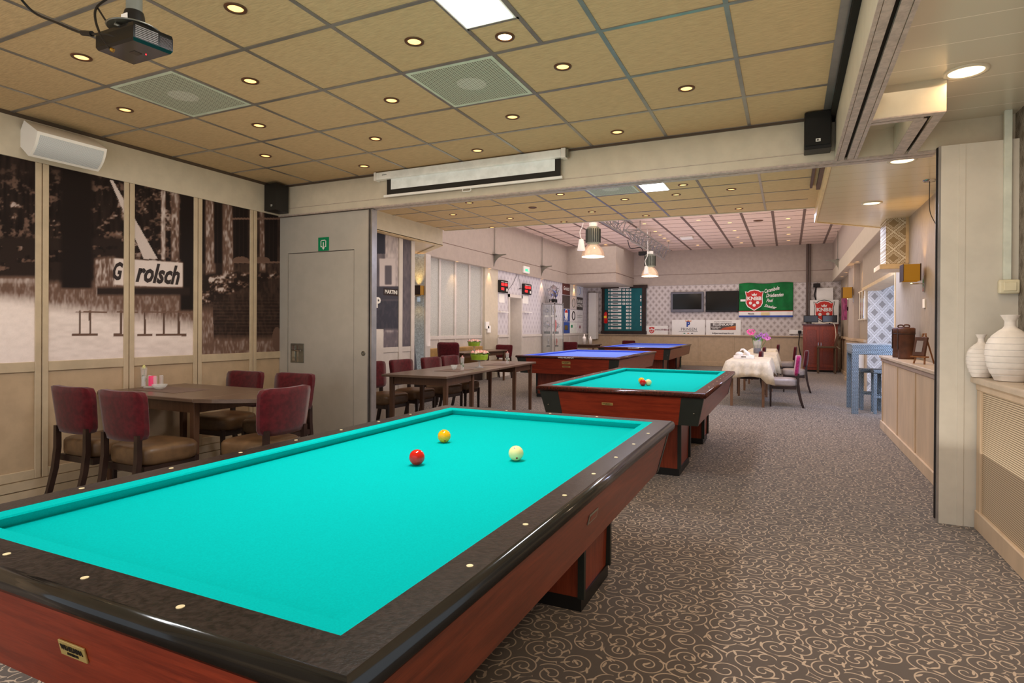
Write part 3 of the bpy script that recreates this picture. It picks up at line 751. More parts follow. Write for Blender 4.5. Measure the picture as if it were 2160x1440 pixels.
# ================================================================== BILLIARD TABLES
def billiard_table(x1, y0, Wd, Ln, rz, label, felt, rail, edge, plates=(), dark=m_darkgreen, peds=((.51, 1.085), (1.92, 2.50)), words=False, sights=True, RW=.10, drop=.235, NT=.042, sy0=.44, sdy=.2935, sdx=.285, sr=.0075):
    """origin at the near right corner on the floor; the table runs to -x and +y"""
    t = thing('billiard_table', label, 'billiard table', (x1, y0, 0), rz, 'carom billiard tables')
    zt, zb = .785, .748; X0 = -Wd
    # bed
    MB().box(X0 + .12, .12, .70, -.12, Ln - .12, zb).build('playing_bed', felt, t)
    # cushions: wedge profile along each side, mitred
    cw = .048
    def cush(a, b, nx, ny):
        # a,b outer corners on the rail's inner line, (nx,ny) inward
        ax, ay = a; bx_, by = b; dx, dy = bx_ - ax, by - ay; L = math.hypot(dx, dy); dx, dy = dx / L, dy / L
        pr = [(0, zt), (cw * .92, zt - .003), (cw, zt - .008), (cw * .86, zt - .02), (cw * .6, zb - .002), (0, zb - .002)]
        R = []
        for s_, (px, py_) in ((1, (ax, ay)), (-1, (bx_, by))):
            R.append([(px + nx * q + dx * q * s_, py_ + ny * q + dy * q * s_, z) for q, z in pr])
        MB().rings(R, sm=False).build('cushion', felt, t)
    i0, i1, j0, j1 = X0 + RW, -RW, RW, Ln - RW
    cush((i0, j0), (i1, j0), 0, 1); cush((i1, j1), (i0, j1), 0, -1); cush((i0, j1), (i0, j0), 1, 0); cush((i1, j0), (i1, j1), -1, 0)
    # rails: flat top with rounded outer edge
    def rail_(a, b, nx, ny):
        ax, ay = a; bx_, by = b; dx, dy = bx_ - ax, by - ay; L = math.hypot(dx, dy); dx, dy = dx / L, dy / L
        pr = [(RW, zt + .0005)]
        for k in range(7):
            th = PI / 2 + PI * k / 6; pr.append((.016 + .016 * math.cos(th), zt - NT / 2 + (NT / 2 + .0005) * math.sin(th)))
        pr += [(.020, zt - NT), (RW, zt - NT)]
        R = []
        for s_, (px, py_) in ((1, (ax, ay)), (-1, (bx_, by))):
            R.append([(px + nx * q + dx * q * s_, py_ + ny * q + dy * q * s_, z) for q, z in pr])
        g = MB(); n = len(pr); vs = [p for r in R for p in r]
        for j in range(n):
            k = (j + 1) % n; g.mi = 1 if 1 <= j <= 7 else 0; g._add([R[0][j], R[0][k], R[1][k], R[1][j]], [(0, 1, 2, 3)], sm=1 <= j <= 6)
        g._add(R[0], [tuple(range(n))]); g._add(R[1], [tuple(range(n))])
        bmesh.ops.remove_doubles(g.bm, verts=list(g.bm.verts), dist=1e-5)
        o = g.build('rail', [rail, edge], t)
        return o
    rn = rail_((X0, 0), (0, 0), 0, 1); rail_((0, Ln), (X0, Ln), 0, -1); rail_((X0, Ln), (X0, 0), 1, 0); rr = rail_((0, 0), (0, Ln), -1, 0)
    if sights:
        for k in range(7):
            for xx in (-RW * .48, X0 + RW * .48): MB().lathe([(sr, 0), (sr, .0012)], (xx, sy0 + sdy * k, zt + .0004), 12).build('rail_sight', m_ivory, t)
        for k in (-1, 0, 1):
            for yy in (RW * .53, Ln - RW * .53): MB().lathe([(sr, 0), (sr, .0012)], (X0 / 2 + .022 + k * sdx, yy, zt + .0004), 12).build('rail_sight', m_ivory, t)
    # apron with sloping sides, corner covers
    za, zl = zt - NT + .002, .752 - drop; e, s_ = .025, .075; cn = .17
    def slab(p, q, mm, nm, out):   # p,q points on top edge; bottom moved inward
        (ax, ay), (bx_, by) = p, q; nx, ny = out; k = s_ - e
        # bottom ends slide to keep the corner mitre
        vs = [(ax, ay, za), (bx_, by, za)]
        return vs
    def apr(side):
        g = MB(); o = []
        X0a, X1a, Y0a, Y1a = X0 + e, -e, e, Ln - e; X0b, X1b, Y0b, Y1b = X0 + s_, -s_, s_, Ln - s_
        th = .02
        if side in 'ns':
            ya_, yb2_, sg = (Y0a, Y0b, 1) if side == 's' else (Y1a, Y1b, -1)
            P = lambda x, f, y: (x, y, za + (zl - za) * f)
            vs = [(X0a + cn, ya_, za), (X1a - cn, ya_, za), (X1b - cn + .02, yb2_, zl), (X0b + cn - .02, yb2_, zl)]
            cs = [[(X0a, ya_, za), (X0a + cn, ya_, za), (X0b + cn - .02, yb2_, zl), (X0b, yb2_, zl)], [(X1a - cn, ya_, za), (X1a, ya_, za), (X1b, yb2_, zl), (X1b - cn + .02, yb2_, zl)]]
            off = (0, th * sg, 0)
        else:
            xa_, xb_, sg = (X0a, X0b, 1) if side == 'w' else (X1a, X1b, -1)
            c_ = .045
            vs = [(xa_, Y0a + c_, za), (xa_, Y1a - c_, za), (xb_, Y1b - c_, zl), (xb_, Y0b + c_, zl)]
            cs = [[(xa_, Y0a, za), (xa_, Y0a + c_, za), (xb_, Y0b + c_, zl), (xb_, Y0b, zl)], [(xa_, Y1a - c_, za), (xa_, Y1a, za), (xb_, Y1b, zl), (xb_, Y1b - c_, zl)]]
            off = (th * sg, 0, 0)
        def sl(v, mm, nm, ex=0):
            o1 = Vector(off) * (-ex); a = [tuple(Vector(p) + o1) for p in v]; b_ = [tuple(Vector(p) + Vector(off)) for p in v]
            gg = MB(); gg._add(a + b_, [(0, 1, 2, 3), (7, 6, 5, 4), (0, 4, 5, 1), (1, 5, 6, 2), (2, 6, 7, 3), (3, 7, 4, 0)])
            return gg.build(nm, mm, t)
        o = sl(vs, m_cherryx if side in 'ns' else m_cherry, 'apron_panel')
        for c in cs: sl(c, dark, 'corner_cover', .12)
        return o
    aprs = {s: apr(s) for s in 'nswe'}
    MB().box(X0 + .10, .10, zl + .02, -.10, Ln - .10, .71).build('frame', m_dark, t)
    # corner bolts on the near end
    yy = (e + s_) / 2 - .004
    for xx in (-e - .075, X0 + e + .075): MB().sphere((xx, yy - .002, (za + zl) / 2 - .01), .006).build('corner_bolt', m_chrome, t)
    MB().sphere((-s_ + .028, .075, (za + zl) / 2), .006).build('corner_bolt', m_chrome, t)
    # pedestals
    for a, b in peds:
        x0_, x1_ = X0 + .24, -.24; w = .012
        g = MB()
        p = g.box(x0_ + .04, a, .06, x1_ - .04, b, zl + .06, taper=.97).build('pedestal', m_cherryz, t)
        for xx in (x0_ + .035, x1_ - .06):
            for y_ in (a - .004, b - .022): MB().box(xx, y_, .06, xx + .03, y_ + .026, zl + .05).build('edge_strip', m_darkgreen, p)
        MB().box(x0_ + .045, a + .005, 0, x1_ - .045, b - .005, .062).build('plinth', m_black, p)
    # name plates
    for (face, c, zc, w, h, big) in plates:
        sl_ = (s_ - e) / (za - zl); dz = za - zc; off = e + sl_ * dz
        g = MB()
        if face == 's':
            M_ = Matrix.Translation((c, off - .004, zc)) @ Matrix.Rotation(math.atan(sl_), 4, 'X') @ face_y(0, 0, 0)
            par = aprs['s']
        else:
            M_ = Matrix.Translation((-off + .004, c, zc)) @ Matrix.Rotation(math.atan(sl_), 4, 'Y') @ face_x(0, 0, 0); par = aprs['e']
        gg = MB(); gg.T = M_; gg.box(-w / 2, -h / 2, -.004, w / 2, h / 2, 0, .001, 1)
        pl = gg.build('name_plate', m_brass if big else m_steel, par)
        if big:
            gg = fit('WILHELMINA', w * .84, h * .34, M_ @ Matrix.Translation((0, h * .13, .0008)), bold=.02)
            g2 = fit('AMSTERDAM', w * .42, h * .17, M_ @ Matrix.Translation((0, -h * .24, .0008)), bold=.02); me_ = bpy.data.meshes.new('x'); g2.bm.to_mesh(me_); gg.bm.from_mesh(me_); bpy.data.meshes.remove(me_)
            gg.build('plate_lettering', m_ink, par, recalc=False)
        else:
            gg = MB(); gg.T = M_; gg.box(-w * .38, -h * .28, 0, w * .38, h * .28, .001); gg.build('plate_recess', m_cherry, par)
    if words:
        g = fit('WILHELMINA', .30, .024, face_y(X0 * .5, -.0015, zt - NT / 2), bold=.03); g.build('rail_lettering', m_white, rn, recalc=False)
        for yy_ in (.55, Ln - .55):
            M_ = Matrix.Translation((-e - .022, yy_, .67)) @ Matrix.Rotation(math.atan(.2), 4, 'Y') @ face_x(0, 0, 0)
            g = MB(); g.T = M_
            for k in range(3): g.prism([(-.10 + k * .05, -.01 - k * .012), (-.075 + k * .05, -.02 - k * .012), (.02 + k * .05, .075 - k * .012), (-.01 + k * .045, .06 - k * .012)], 0, .001)
            g.build('wing_emblem', m_white, aprs['e'])
    return t
T1 = billiard_table(-.560, .66, 1.466, 2.66, 0, 'nearest billiard table, turquoise cloth and worn dark speckled rails', m_felt, m_rail, m_railedge,
                    plates=[('s', -.735, .637, .088, .034, True), ('e', 1.30, .645, .10, .035, False)], peds=((.25, .84), (1.91, 2.36)), NT=.052)
T2 = billiard_table(-.572, 4.80, 1.43, 2.76, 0, 'second billiard table, turquoise cloth, mahogany rails and three balls bunched together', m_felt, m_rail2, m_rail2,
                    plates=[('s', -.80, .655, .095, .022, True)], peds=((.51, 1.085), (2.10, 2.50)), sy0=.576, sdy=.318, sr=.006)
T3 = billiard_table(-2.60, 9.95, 1.95, 3.45, .02, 'blue cloth billiard table behind the long dark dining table', m_feltb, m_rail2, m_rail2,
                    plates=[('s', -.98, .67, .16, .05, True), ('s', -.98, .60, .15, .03, True)], words=True, sights=False, drop=.29, peds=((.35, 1.1), (2.2, 2.9)))
T4 = billiard_table(-2.76, 15.75, 1.98, 4.5, .03, 'farthest billiard table with blue cloth, below the tournament scoreboard', m_feltb, m_rail2, m_rail2,
                    plates=[('s', -1.0, .66, .16, .04, True)], words=True, sights=False, drop=.29, peds=((.5, 1.3), (3.0, 3.9)))
R_ = .0307
def ball(uv, z, col, label, dots_=()):
    x, y = FZ(uv[0], uv[1], z + R_)
    t = thing('billiard_ball', label, 'ball', (x, y, z), 0, None)
    MB().sphere((0, 0, R_), R_, u=40, v=24).build('ball', mat('ball_' + str(col[0]) + '_' + str(col[1]), col, .06, spec=.6, coat=.4, var=.01), t)
    for d in dots_:
        d = Vector(d).normalized(); g = MB()
        n = d; a = n.cross(Vector((0, 0, 1))).normalized(); b2 = n.cross(a); R = []
        c0 = Vector((0, 0, R_))
        for rr_, h in ((.0001, 1.006), (.0042, .9965)):
            R.append([tuple(c0 + n * R_ * h + (a * math.cos(2 * PI * k / 12) + b2 * math.sin(2 * PI * k / 12)) * rr_) for k in range(12)])
        g.rings(R, cap=False).build('spot_mark', mat('dot_red', (170, 34, 30), .3), t)
ball((879.5, 964), .748, (214, 24, 12), 'red ball on the nearest table')
ball((937, 919.5), .748, (246, 178, 14), 'yellow ball on the nearest table', [(.05, -.5, .85), (.5, -.6, -.55)])
ball((1088.5, 955.5), .748, (244, 236, 168), 'cream white ball on the nearest table', [(.1, -.6, .8), (.5, -.8, -.5)])
ball((1356, 806.8), .748, (214, 24, 12), 'red ball in front of the bunch on the second table')
ball((1353, 802.5), .748, (246, 178, 14), 'yellow ball hidden behind the red one on the second table')
ball((1367.5, 806.3), .748, (244, 236, 168), 'cream ball at the right of the bunch on the second table', [(.2, -.6, .8)])

# ================================================================== CHAIRS
def make_chair(label, back=m_velvet, seat=m_leather, h=.85, curve=.035):
    """faces +y; back at -y; origin on the floor"""
    t = thing('dining_chair', label, 'chair')
    w, d = .225, .22
    g = MB(); b = bmesh.new(); bmesh.ops.create_cube(b, size=1.0)
    bmesh.ops.subdivide_edges(b, edges=list(b.edges), cuts=5, use_grid_fill=True)
    def f(c):
        x, y, z = c.x * 2, c.y * 2, c.z * 2
        k = 4.5; r = (abs(x) ** k + abs(y) ** k + (abs(z) * .92) ** 6) ** (-1 / k) if max(abs(x), abs(y), abs(z)) > .01 else 1
        X_, Y_, Z_ = (x * min(r, 1), y * min(r, 1), z * min(r * 1.06, 1))
        wf = w + .015 * Y_
        return (X_ * wf, .025 + Y_ * d, .405 + Z_ * .066 + (.010 * (1 - X_ * X_) * (1 - Y_ * Y_) if z > .9 else 0))
    g.join(b, True, f); g.build('seat', seat, t)
    g = MB(); b = bmesh.new(); bmesh.ops.create_cube(b, size=1.0)
    bmesh.ops.subdivide_edges(b, edges=list(b.edges), cuts=6, use_grid_fill=True)
    z0, z1 = .515, h
    def f2(c):
        x, y, z = c.x * 2, c.y * 2, c.z * 2
        k = 7; r = (abs(x) ** k + abs(z) ** k) ** (-1 / k) if max(abs(x), abs(z)) > .01 else 1
        X_, Z_ = x * min(r, 1), z * min(r, 1); edge = max(abs(X_), abs(Z_))
        th = .030 * (1 - .35 * edge ** 6)
        zz = (z0 + z1) / 2 + Z_ * (z1 - z0) / 2 + (.012 * X_ * X_ if Z_ > .6 else 0)
        ww = .228 + .012 * Z_
        return (X_ * ww, -.195 - (zz - .45) * .10 + curve * X_ * X_ + y * th, zz)
    g.join(b, True, f2); g.build('backrest', back, t)
    for sx in (-1, 1):
        MB().box(sx * .19 - .018, .19, 0, sx * .19 + .018, .225, .36, .003, 1, taper=.75).build('leg', m_leg, t)
        g = MB(); R = []
        for z, y, w_ in ((0, -.285, .013), (.10, -.255, .015), (.25, -.222, .018), (.40, -.205, .019), (.56, -.205, .016)):
            x = sx * .178; R.append([(x - w_, y - .018, z), (x + w_, y - .018, z), (x + w_, y + .018, z), (x - w_, y + .018, z)])
        g.rings(R, sm=False).build('leg', m_leg, t)
    MB().box(-.205, -.18, .30, .205, .215, .345).build('seat_frame', m_leg, t)
    return t
GC = 'burgundy chairs around the drop-leaf table'
ch0 = make_chair('burgundy velvet chair at the left end of the drop-leaf table, nearest the wall panels')
ch0.location = (-4.66, 2.73, 0); ch0['group'] = GC
def chair(x, y, rz, label, group=GC, src=None): return dup(src or ch0, (x, y, 0), rz, label, group=group)
chair(-4.08, 2.72, 0, 'burgundy velvet chair in front of the drop-leaf table, seat fully visible beside the first')
chair(-4.78, 3.93, PI, 'burgundy velvet chair on the far side of the drop-leaf table, before the narrow mural panel')
chair(-4.19, 3.98, PI, 'bright red backed chair on the far side of the table, against the grey partition door')
chair(-3.50, 3.20, PI / 2, 'burgundy velvet chair at the rounded table end, its back turned to the nearest billiard table')
G2 = 'burgundy chairs along the long dark table'
chair(-4.56, 6.03, -PI / 2 - .05, 'burgundy chair half hidden by the partition edge at the long table', G2)
chair(-4.54, 6.62, -PI / 2 - .05, 'second burgundy chair from the partition at the long table', G2)
chair(-4.54, 7.36, -PI / 2 - .05, 'third burgundy chair from the partition at the long table', G2)
chair(-4.58, 7.96, -PI / 2 - .05, 'farthest burgundy chair at the long table, behind the rose glass', G2)

# ================================================================== TABLES
def dtable(label, x0, y0, x1, y1, rz=0, name='dining_table', h=.75, legs=None, top=m_tabw, leg=m_tabl, group=None, cat='table', lw=.05, fy=None):
    cx, cy = (x0 + x1) / 2, (y0 + y1) / 2; a, b = (x1 - x0) / 2, (y1 - y0) / 2
    t = thing(name, label, cat, (cx, cy, 0), rz, group)
    MB().box(-a, -b, h - .028, a, b, h, .004, 1).build('tabletop', top, t)
    f0, f1 = (-b + .06, b - .06) if fy is None else (fy[0] - cy, fy[1] - cy)
    MB().box(-a + .06, f0, h - .115, a - .06, f0 + .02, h - .028).box(-a + .06, f1 - .02, h - .115, a - .06, f1, h - .028).box(-a + .06, f0, h - .115, -a + .08, f1, h - .028).box(a - .08, f0, h - .115, a - .06, f1, h - .028).build('table_frame', leg, t)
    for sx in (-1, 1):
        for y in (f0 + .01, f1 - .01):
            x = sx * (a - .07)
            MB().box(x - lw / 2, y - lw / 2, 0, x + lw / 2, y + lw / 2, h - .028, .002, 1, taper=.8).build('leg', leg, t)
    return t
td = dtable('dark wooden dining table with a rounded drop leaf, beside the mural wall', -5.14, 2.97, -3.98, 3.76)
g = MB(); pts = [(.582, -.395)] + [(.585 + .50 * math.sin(PI * k / 16) ** .8, -.395 + .79 * k / 16) for k in range(1, 16)] + [(.582, .395)]
g.prism(pts, .722, .7495); g.build('drop_leaf', m_tabw, td)
rz = .075
lt1 = dtable('near half of the long dark dining table, closest to the partition', -4.28, 5.55, -3.45, 7.11, rz, fy=(5.66, 6.38), group='tables pushed together as one long table')
lt2 = dtable('far half of the long dark dining table, closest to the blue tables', -4.40, 7.115, -3.57, 8.68, rz, fy=(7.86, 8.60), group='tables pushed together as one long table')
GF = 'chairs and tables beyond the long table'
bt = dtable('dark dining table with a green flower bowl by the glitter wallpaper panels', -6.80, 10.95, -6.22, 13.1, .0)
chF = make_chair('orange-lit red chair with a tall back beside the far left table', h=.98); chF.location = (-6.42, 10.75, 0); chF.rotation_euler = (0, 0, .25)
chair(-6.60, 13.50, PI, 'small red chair back behind the flower bowl of the far left table', None)
chS = make_chair('navy leather high-back chair seen from the side near the pale blue wallpaper', back=m_navy, seat=m_leather, h=1.08); chS.location = (-5.55, 8.45, 0); chS.rotation_euler = (0, 0, -1.05)
tt = dtable('small dark table under the sponsor posters, holding two white bottles', -6.75, 18.75, -5.75, 19.6)
chair(-6.3, 18.02, .15, 'red chair beside the trophy cabinet and the small bottle table', None)
chair(-5.2, 20.9, PI, 'dark red chair below the tournament scoreboard', None)
# tables with cream cloths at the right, their chairs
def cloth(x0, y0, x1, y1, label, drop=.26, seed=1):
    r = random.Random(seed); n = 14
    g = MB(); R = []
    per = []
    for i in range(n * 2): per.append((x0 + (x1 - x0) * i / (2 * n), y0))
    for i in range(n * 2): per.append((x1, y0 + (y1 - y0) * i / (2 * n)))
    for i in range(n * 2): per.append((x1 - (x1 - x0) * i / (2 * n), y1))
    for i in range(n * 2): per.append((x0, y1 - (y1 - y0) * i / (2 * n)))
    cx, cy = (x0 + x1) / 2, (y0 + y1) / 2
    lev = [(0, 0), (.012, -.004), (.03, -.09), (.045, -.18), (.055, -1)]
    for o_, z in lev:
        ring = []
        for k, (x, y) in enumerate(per):
            q = k / len(per) * 2 * PI; cor = max(0, 1 - min(abs(x - x0) + abs(y - y0), abs(x - x1) + abs(y - y0), abs(x - x1) + abs(y - y1), abs(x - x0) + abs(y - y1)) / .12)
            dd = drop + .10 * cor + .012 * math.sin(q * 5)
            zz = z if z > -.5 else -dd
            amp = .014 * min(1, -zz * 6) * math.sin(q * 17 + seed) * (1 - cor)
            dx = (1 if x >= x1 - 1e-6 else -1 if x <= x0 + 1e-6 else 0); dy = (1 if y >= y1 - 1e-6 else -1 if y <= y0 + 1e-6 else 0)
            k_ = o_ + amp + .05 * cor * min(1, -zz * 3)
            ring.append((x + dx * k_, y + dy * k_, .756 + zz))
        R.append(ring)
    g.rings(R, cap=False); top = [(x, y, .757) for x, y in per]; g._add(top, [tuple(range(len(top)))])
    o = g.build('tablecloth', m_cloth); tag(o, label, 'tablecloth', 'cream cloths on the row of dining tables'); o.modifiers.new('th', 'SOLIDIFY').thickness = .002
    return o
t = thing('upholstered_bench', 'tan leather bench along the glitter wallpaper panels behind the far left table', 'bench', (0, 0, 0))
MB().box(-6.94, 9.9, .30, -6.85, 13.0, .84, .02, 3).build('backrest', m_leathert, t); MB().box(-6.90, 9.9, .30, -6.80, 13.0, .46, .02, 3).build('seat', m_leathert, t); MB().box(-6.92, 9.95, 0, -6.83, 12.95, .30).build('base', m_leg, t)
x, y = FZ(1424, 775.5, 0); t = thing('storage_box', 'green storage box on the floor beneath the farthest billiard table', 'box', (x, y, 0))
MB().box(-.16, -.25, 0, .16, .25, .33, .01, 1).build('body', mat('box_green', (8, 84, 62), .5), t); MB().box(-.17, -.26, .33, .17, .26, .37, .005, 1).build('lid', mat('box_lid', (40, 60, 60), .5), t)
Gd = 'cloth covered dining tables on the right'
DT = [(-.93, 10.55, -.30, 12.3), (-.90, 13.3, -.24, 15.1), (-.90, 16.15, -.30, 17.8)]
wood2 = wood('light_table_leg', (120, 88, 66), (146, 108, 80), 2, .4, 5)
for i, (a, b, c, d) in enumerate(DT):
    dtable(['dining table under the nearest cream cloth, right of the second billiard table', 'dining table under the middle cream cloth', 'dining table under the farthest cream cloth by the wainscot'][i], a, b, c, d, group=Gd, leg=wood2)
    cloth(a - .01, b - .01, c + .01, d + .01, ['nearest cream damask tablecloth with a hanging corner', 'middle cream tablecloth under the flower vase', 'farthest cream tablecloth in the row'][i], seed=i + 2)
chP = make_chair('velvet chair coloured as pink-lit with a pale grey seat, nearest at the cream cloths', back=m_velvet2, seat=m_leatherg); chP.location = (-.06, 10.98, 0); chP.rotation_euler = (0, 0, PI / 2 + .03)
Gr = 'velvet chairs along the cloth covered tables'
for x, y, r, l in ((.13, 13.6, PI / 2, 'burgundy chair right behind the pink-lit one, with grey seat'), (-.05, 16.5, PI / 2, 'burgundy chair farthest along the right side of the cloths'),
                   (-.47, 18.5, PI / 2, 'dark red chair standing free behind the farthest cloth'), (-.70, 12.80, PI / 2, 'burgundy chair between the nearest and middle cloths'),
                   (-.74, 15.62, PI / 2, 'low red chair back between the middle and farthest cloths')):
    dup(chP, (x, y, 0), r, l, group=Gr)
    for ch in CH([o for o in COL.objects if o.get('label') == l][0]):
        if ch.name.startswith('backrest'): ch.data = ch.data.copy(); ch.data.materials[0] = m_velvet

# ================================================================== CEILING FITTINGS
def downlight(label, group, r=.042, ring=m_bronze, lamp=m_lamp):
    t = thing('recessed_spotlight', label, 'ceiling light', (0, 0, 0), 0, group)
    MB().lathe([(r * 1.28, -.0005), (r * 1.25, -.006), (r * .92, -.007), (r * .86, -.001)], seg=24, cap=False).build('trim_ring', ring, t)
    MB().lathe([(r * .90, -.0015), (r * .5, -.0035), (.0005, -.004)], seg=20, cap=False).build('bulb', lamp, t)
    return t
GL1 = 'recessed spotlights in the near tiled ceiling'; L1 = 'small bronze ringed spotlight recessed in the nearest tan ceiling tiles'
pts1 = [(172, 120), (497, 17), (528, 170), (264, 231), (546, 264), (560, 328), (874, 87), (826, 211), (792, 292), (768, 350), (1187, 140), (1081, 246), (1007, 317), (1302, 278), (1448, 186)]
LN = ['spotlight just left of and below the projector', 'spotlight at the top edge of the photo, right of the projector', 'spotlight right of the vent near the projector', 'spotlight between the left vent and the white speaker',
      'spotlight one tile beyond the right tip of the left vent', 'spotlight nearest the left corner loudspeaker', 'spotlight above the left corner of the middle vent', 'spotlight left of the middle vent', 'spotlight halfway between the left vent and the projection screen',
      'spotlight above the left end of the projection screen, nearest the cross beam', 'spotlight right of the middle vent, below the starry bright one', 'spotlight directly below the middle vent', 'spotlight above the middle of the projection screen',
      'spotlight just right of the projection screen end, close to the beam', 'spotlight rightmost in the near tiled ceiling']
LN = ['bronze ringed recessed ' + s for s in LN]
dl = downlight(L1, GL1)
for i, p in enumerate(pts1):
    x, y = FZ(p[0], p[1], ZC)
    if i: dup(dl, (x, y, ZC), label=LN[i])
    else: dl.location = (x, y, ZC); dl['label'] = LN[0]
    spot('spotlight_beam', (x, y, ZC - .02), 5.5, WARM, 95, rad=.02)
x, y = FZ(1065, 77, ZC); s_ = downlight('brightest recessed spotlight, in the half tile beside the white light panel', None, lamp=mat('lamp_bright', (255, 226, 180), .5, emit=26, ecol=(255, 214, 150))); s_.location = (x, y, ZC)
spot('spotlight_beam', (x, y, ZC - .02), 12, WARM, 95)
GL2 = 'recessed spotlights in the middle tiled ceiling'; L2 = 'small spotlight recessed in the tan tiled ceiling beyond the cross beam'
pts2 = [(780 + a / 4.5, 360 + b / 4.5) for a, b in [(945, 303), (790, 415), (1160, 535), (1332, 450), (1808, 222), (2108, 388), (1843, 484)]] + [(1240 + a / 4, 340 + b / 4) for a, b in [(803, 198), (745, 281), (1210, 236), (1275, 399), (490, 458), (312, 320)]]
LM = ['under the screen pull handle', 'deeper to the left, second lit one from the left soffit', 'nearest the left soffit tip, at the far ceiling edge', 'right of the soffit tip one, second from the far edge', 'right under the right end of the screen bottom bar',
      'left of the unlit vent, third from the beam', 'just above the nearer high bay lamp', 'right beside the white light panel', 'just beyond the white light panel', 'in the next tile right of the light panel', 'farthest right, at the far edge of the middle ceiling',
      'above the truss at the far edge of the middle ceiling', 'beyond the purple vent, left of the light panel']
LM = ['middle ceiling recessed spotlight ' + s for s in LM]
d2 = None
for p in pts2:
    x, y = FZ(p[0], p[1], ZC)
    lb_ = LM[pts2.index(p)]
    if d2 is None: d2 = downlight(lb_, GL2); d2.location = (x, y, ZC)
    else: dup(d2, (x, y, ZC), label=lb_)
    spot('spotlight_beam', (x, y, ZC - .02), 6, WARM, 95)
x, y = FZ(780 + 1545 / 4.5, 360 + 348 / 4.5, ZC); s_ = downlight('unlit recessed spotlight in the middle ceiling', None, lamp=m_bronze); s_.location = (x, y, ZC)
GL3 = 'recessed spotlights in the far high ceiling'; L3 = 'tiny spotlight recessed in the high pinkish ceiling of the far room'
pts3 = [(1380 + a / 5.4, 430 + b / 5.4) for a, b in [(505, 184), (860, 213), (915, 302), (953, 377), (993, 442), (1525, 166), (1532, 262), (1530, 343), (1530, 413), (68, 353), (116, 388), (161, 420), (12, 313), (495, 468)]] + [(1040 + a / 6, 460 + b / 6) for a, b in [(1915, 70), (1683, 142), (1425, 330), (2053, 362)]]
LF = ['nearest above the white emergency unit', 'first of the slanting line of four over the televisions', 'second of the slanting line of four over the televisions', 'third of the slanting line of four over the televisions', 'last of the slanting line of four over the televisions',
      'nearest of the straight line of four over the banner', 'second of the straight line of four over the banner', 'third of the straight line of four over the banner', 'farthest of the straight line of four over the banner', 'second of the four beside the truss', 'third of the four beside the truss',
      'farthest of the four beside the truss', 'nearest of the four beside the truss', 'alone near the back wall between truss and televisions line', 'nearest the middle ceiling edge over the truss', 'between the two truss pieces', 'farthest left, between the two high bay lamps', 'seen through the truss lattice']
LF = ['tiny high ceiling spotlight ' + s for s in LF]
d3 = None
for p in pts3:
    x, y = FZ(p[0], p[1], zf)
    lb_ = LF[pts3.index(p)]
    if d3 is None: d3 = downlight(lb_, GL3, .06, m_wring); d3.location = (x, y, zf)
    else: dup(d3, (x, y, zf), label=lb_)
for x, y in ((-3.5, 12), (-1, 12), (-5.5, 14.5), (-2, 16), (0.2, 15), (-4.5, 19), (-.5, 19)):
    spot('spotlight_beam', (x, y, zf - .05), 22, WARM, 110, rad=.05)
# soffit spots along the side walls of the far room
L4 = 'small glowing spotlight under the side fascia of the far room'; G4 = 'spotlights under the side fascias'
d4 = None
for (a, b, xx, zz, sd) in [(535, 282, xW + .03, 2.788, 1), (893, 343, xW + .03, 2.788, 1), (1460, 443, xW + .03, 2.788, 1), (1808, 507, xW + .03, 2.788, 1)]:
    y = EY(a, b, xx)[0]
    lb_ = 'left fascia spotlight ' + {535: 'nearest, over the glitter panels', 893: 'at the greige pier', 1460: 'lighting the wallpaper beside the trophy cabinet', 1808: 'over the sponsor posters'}[a]
    if d4 is None: d4 = downlight(lb_, G4, .045, m_wring); d4.location = (xx, y, zz)
    else: dup(d4, (xx, y, zz), label=lb_)
    spot('fascia_beam', (xx + .03, y, zz - .03), 14, (255, 200, 140), 70, rad=.02)
for y in (15.4, 16.6, 18.2, 19.6):
    dup(d4, (1.40, y, 2.818), label='right fascia spotlight ' + {15.4: 'nearest, just before the wall lamp', 16.6: 'over the small gold wall lamp', 18.2: 'over the purple picture', 19.6: 'farthest, near the cherry cupboard'}[y]); spot('fascia_beam', (1.40, y, 2.78), 16, (255, 200, 130), 60, rad=.02)
# large aisle downlights
def biglight(x, y, z, label):
    t = thing('round_downlight', label, 'ceiling light', (x, y, z))
    MB().lathe([(.105, 0), (.104, -.008), (.088, -.010), (.082, -.004)], seg=32, cap=False).build('trim_ring', m_wring, t)
    MB().lathe([(.083, -.004), (.05, -.006), (.0005, -.007)], seg=28, cap=False).build('frosted_diffuser', m_lampbig, t)
    area('downlight_glow', (x, y, z - .03), .15, .15, 2, (255, 206, 150))
x, y = FZ(2038, 150, ZP); biglight(x, y, ZP, 'large round frosted downlight in the grey plank ceiling, nearest the camera')
x, y = FZ(1903, 338, ZP); biglight(x, y, ZP, 'round downlight just beyond the track header, in the cream plank ceiling')
x, y = FZ(1839, 428, ZP); biglight(x, y, ZP, 'round downlight deepest in the cream plank ceiling')
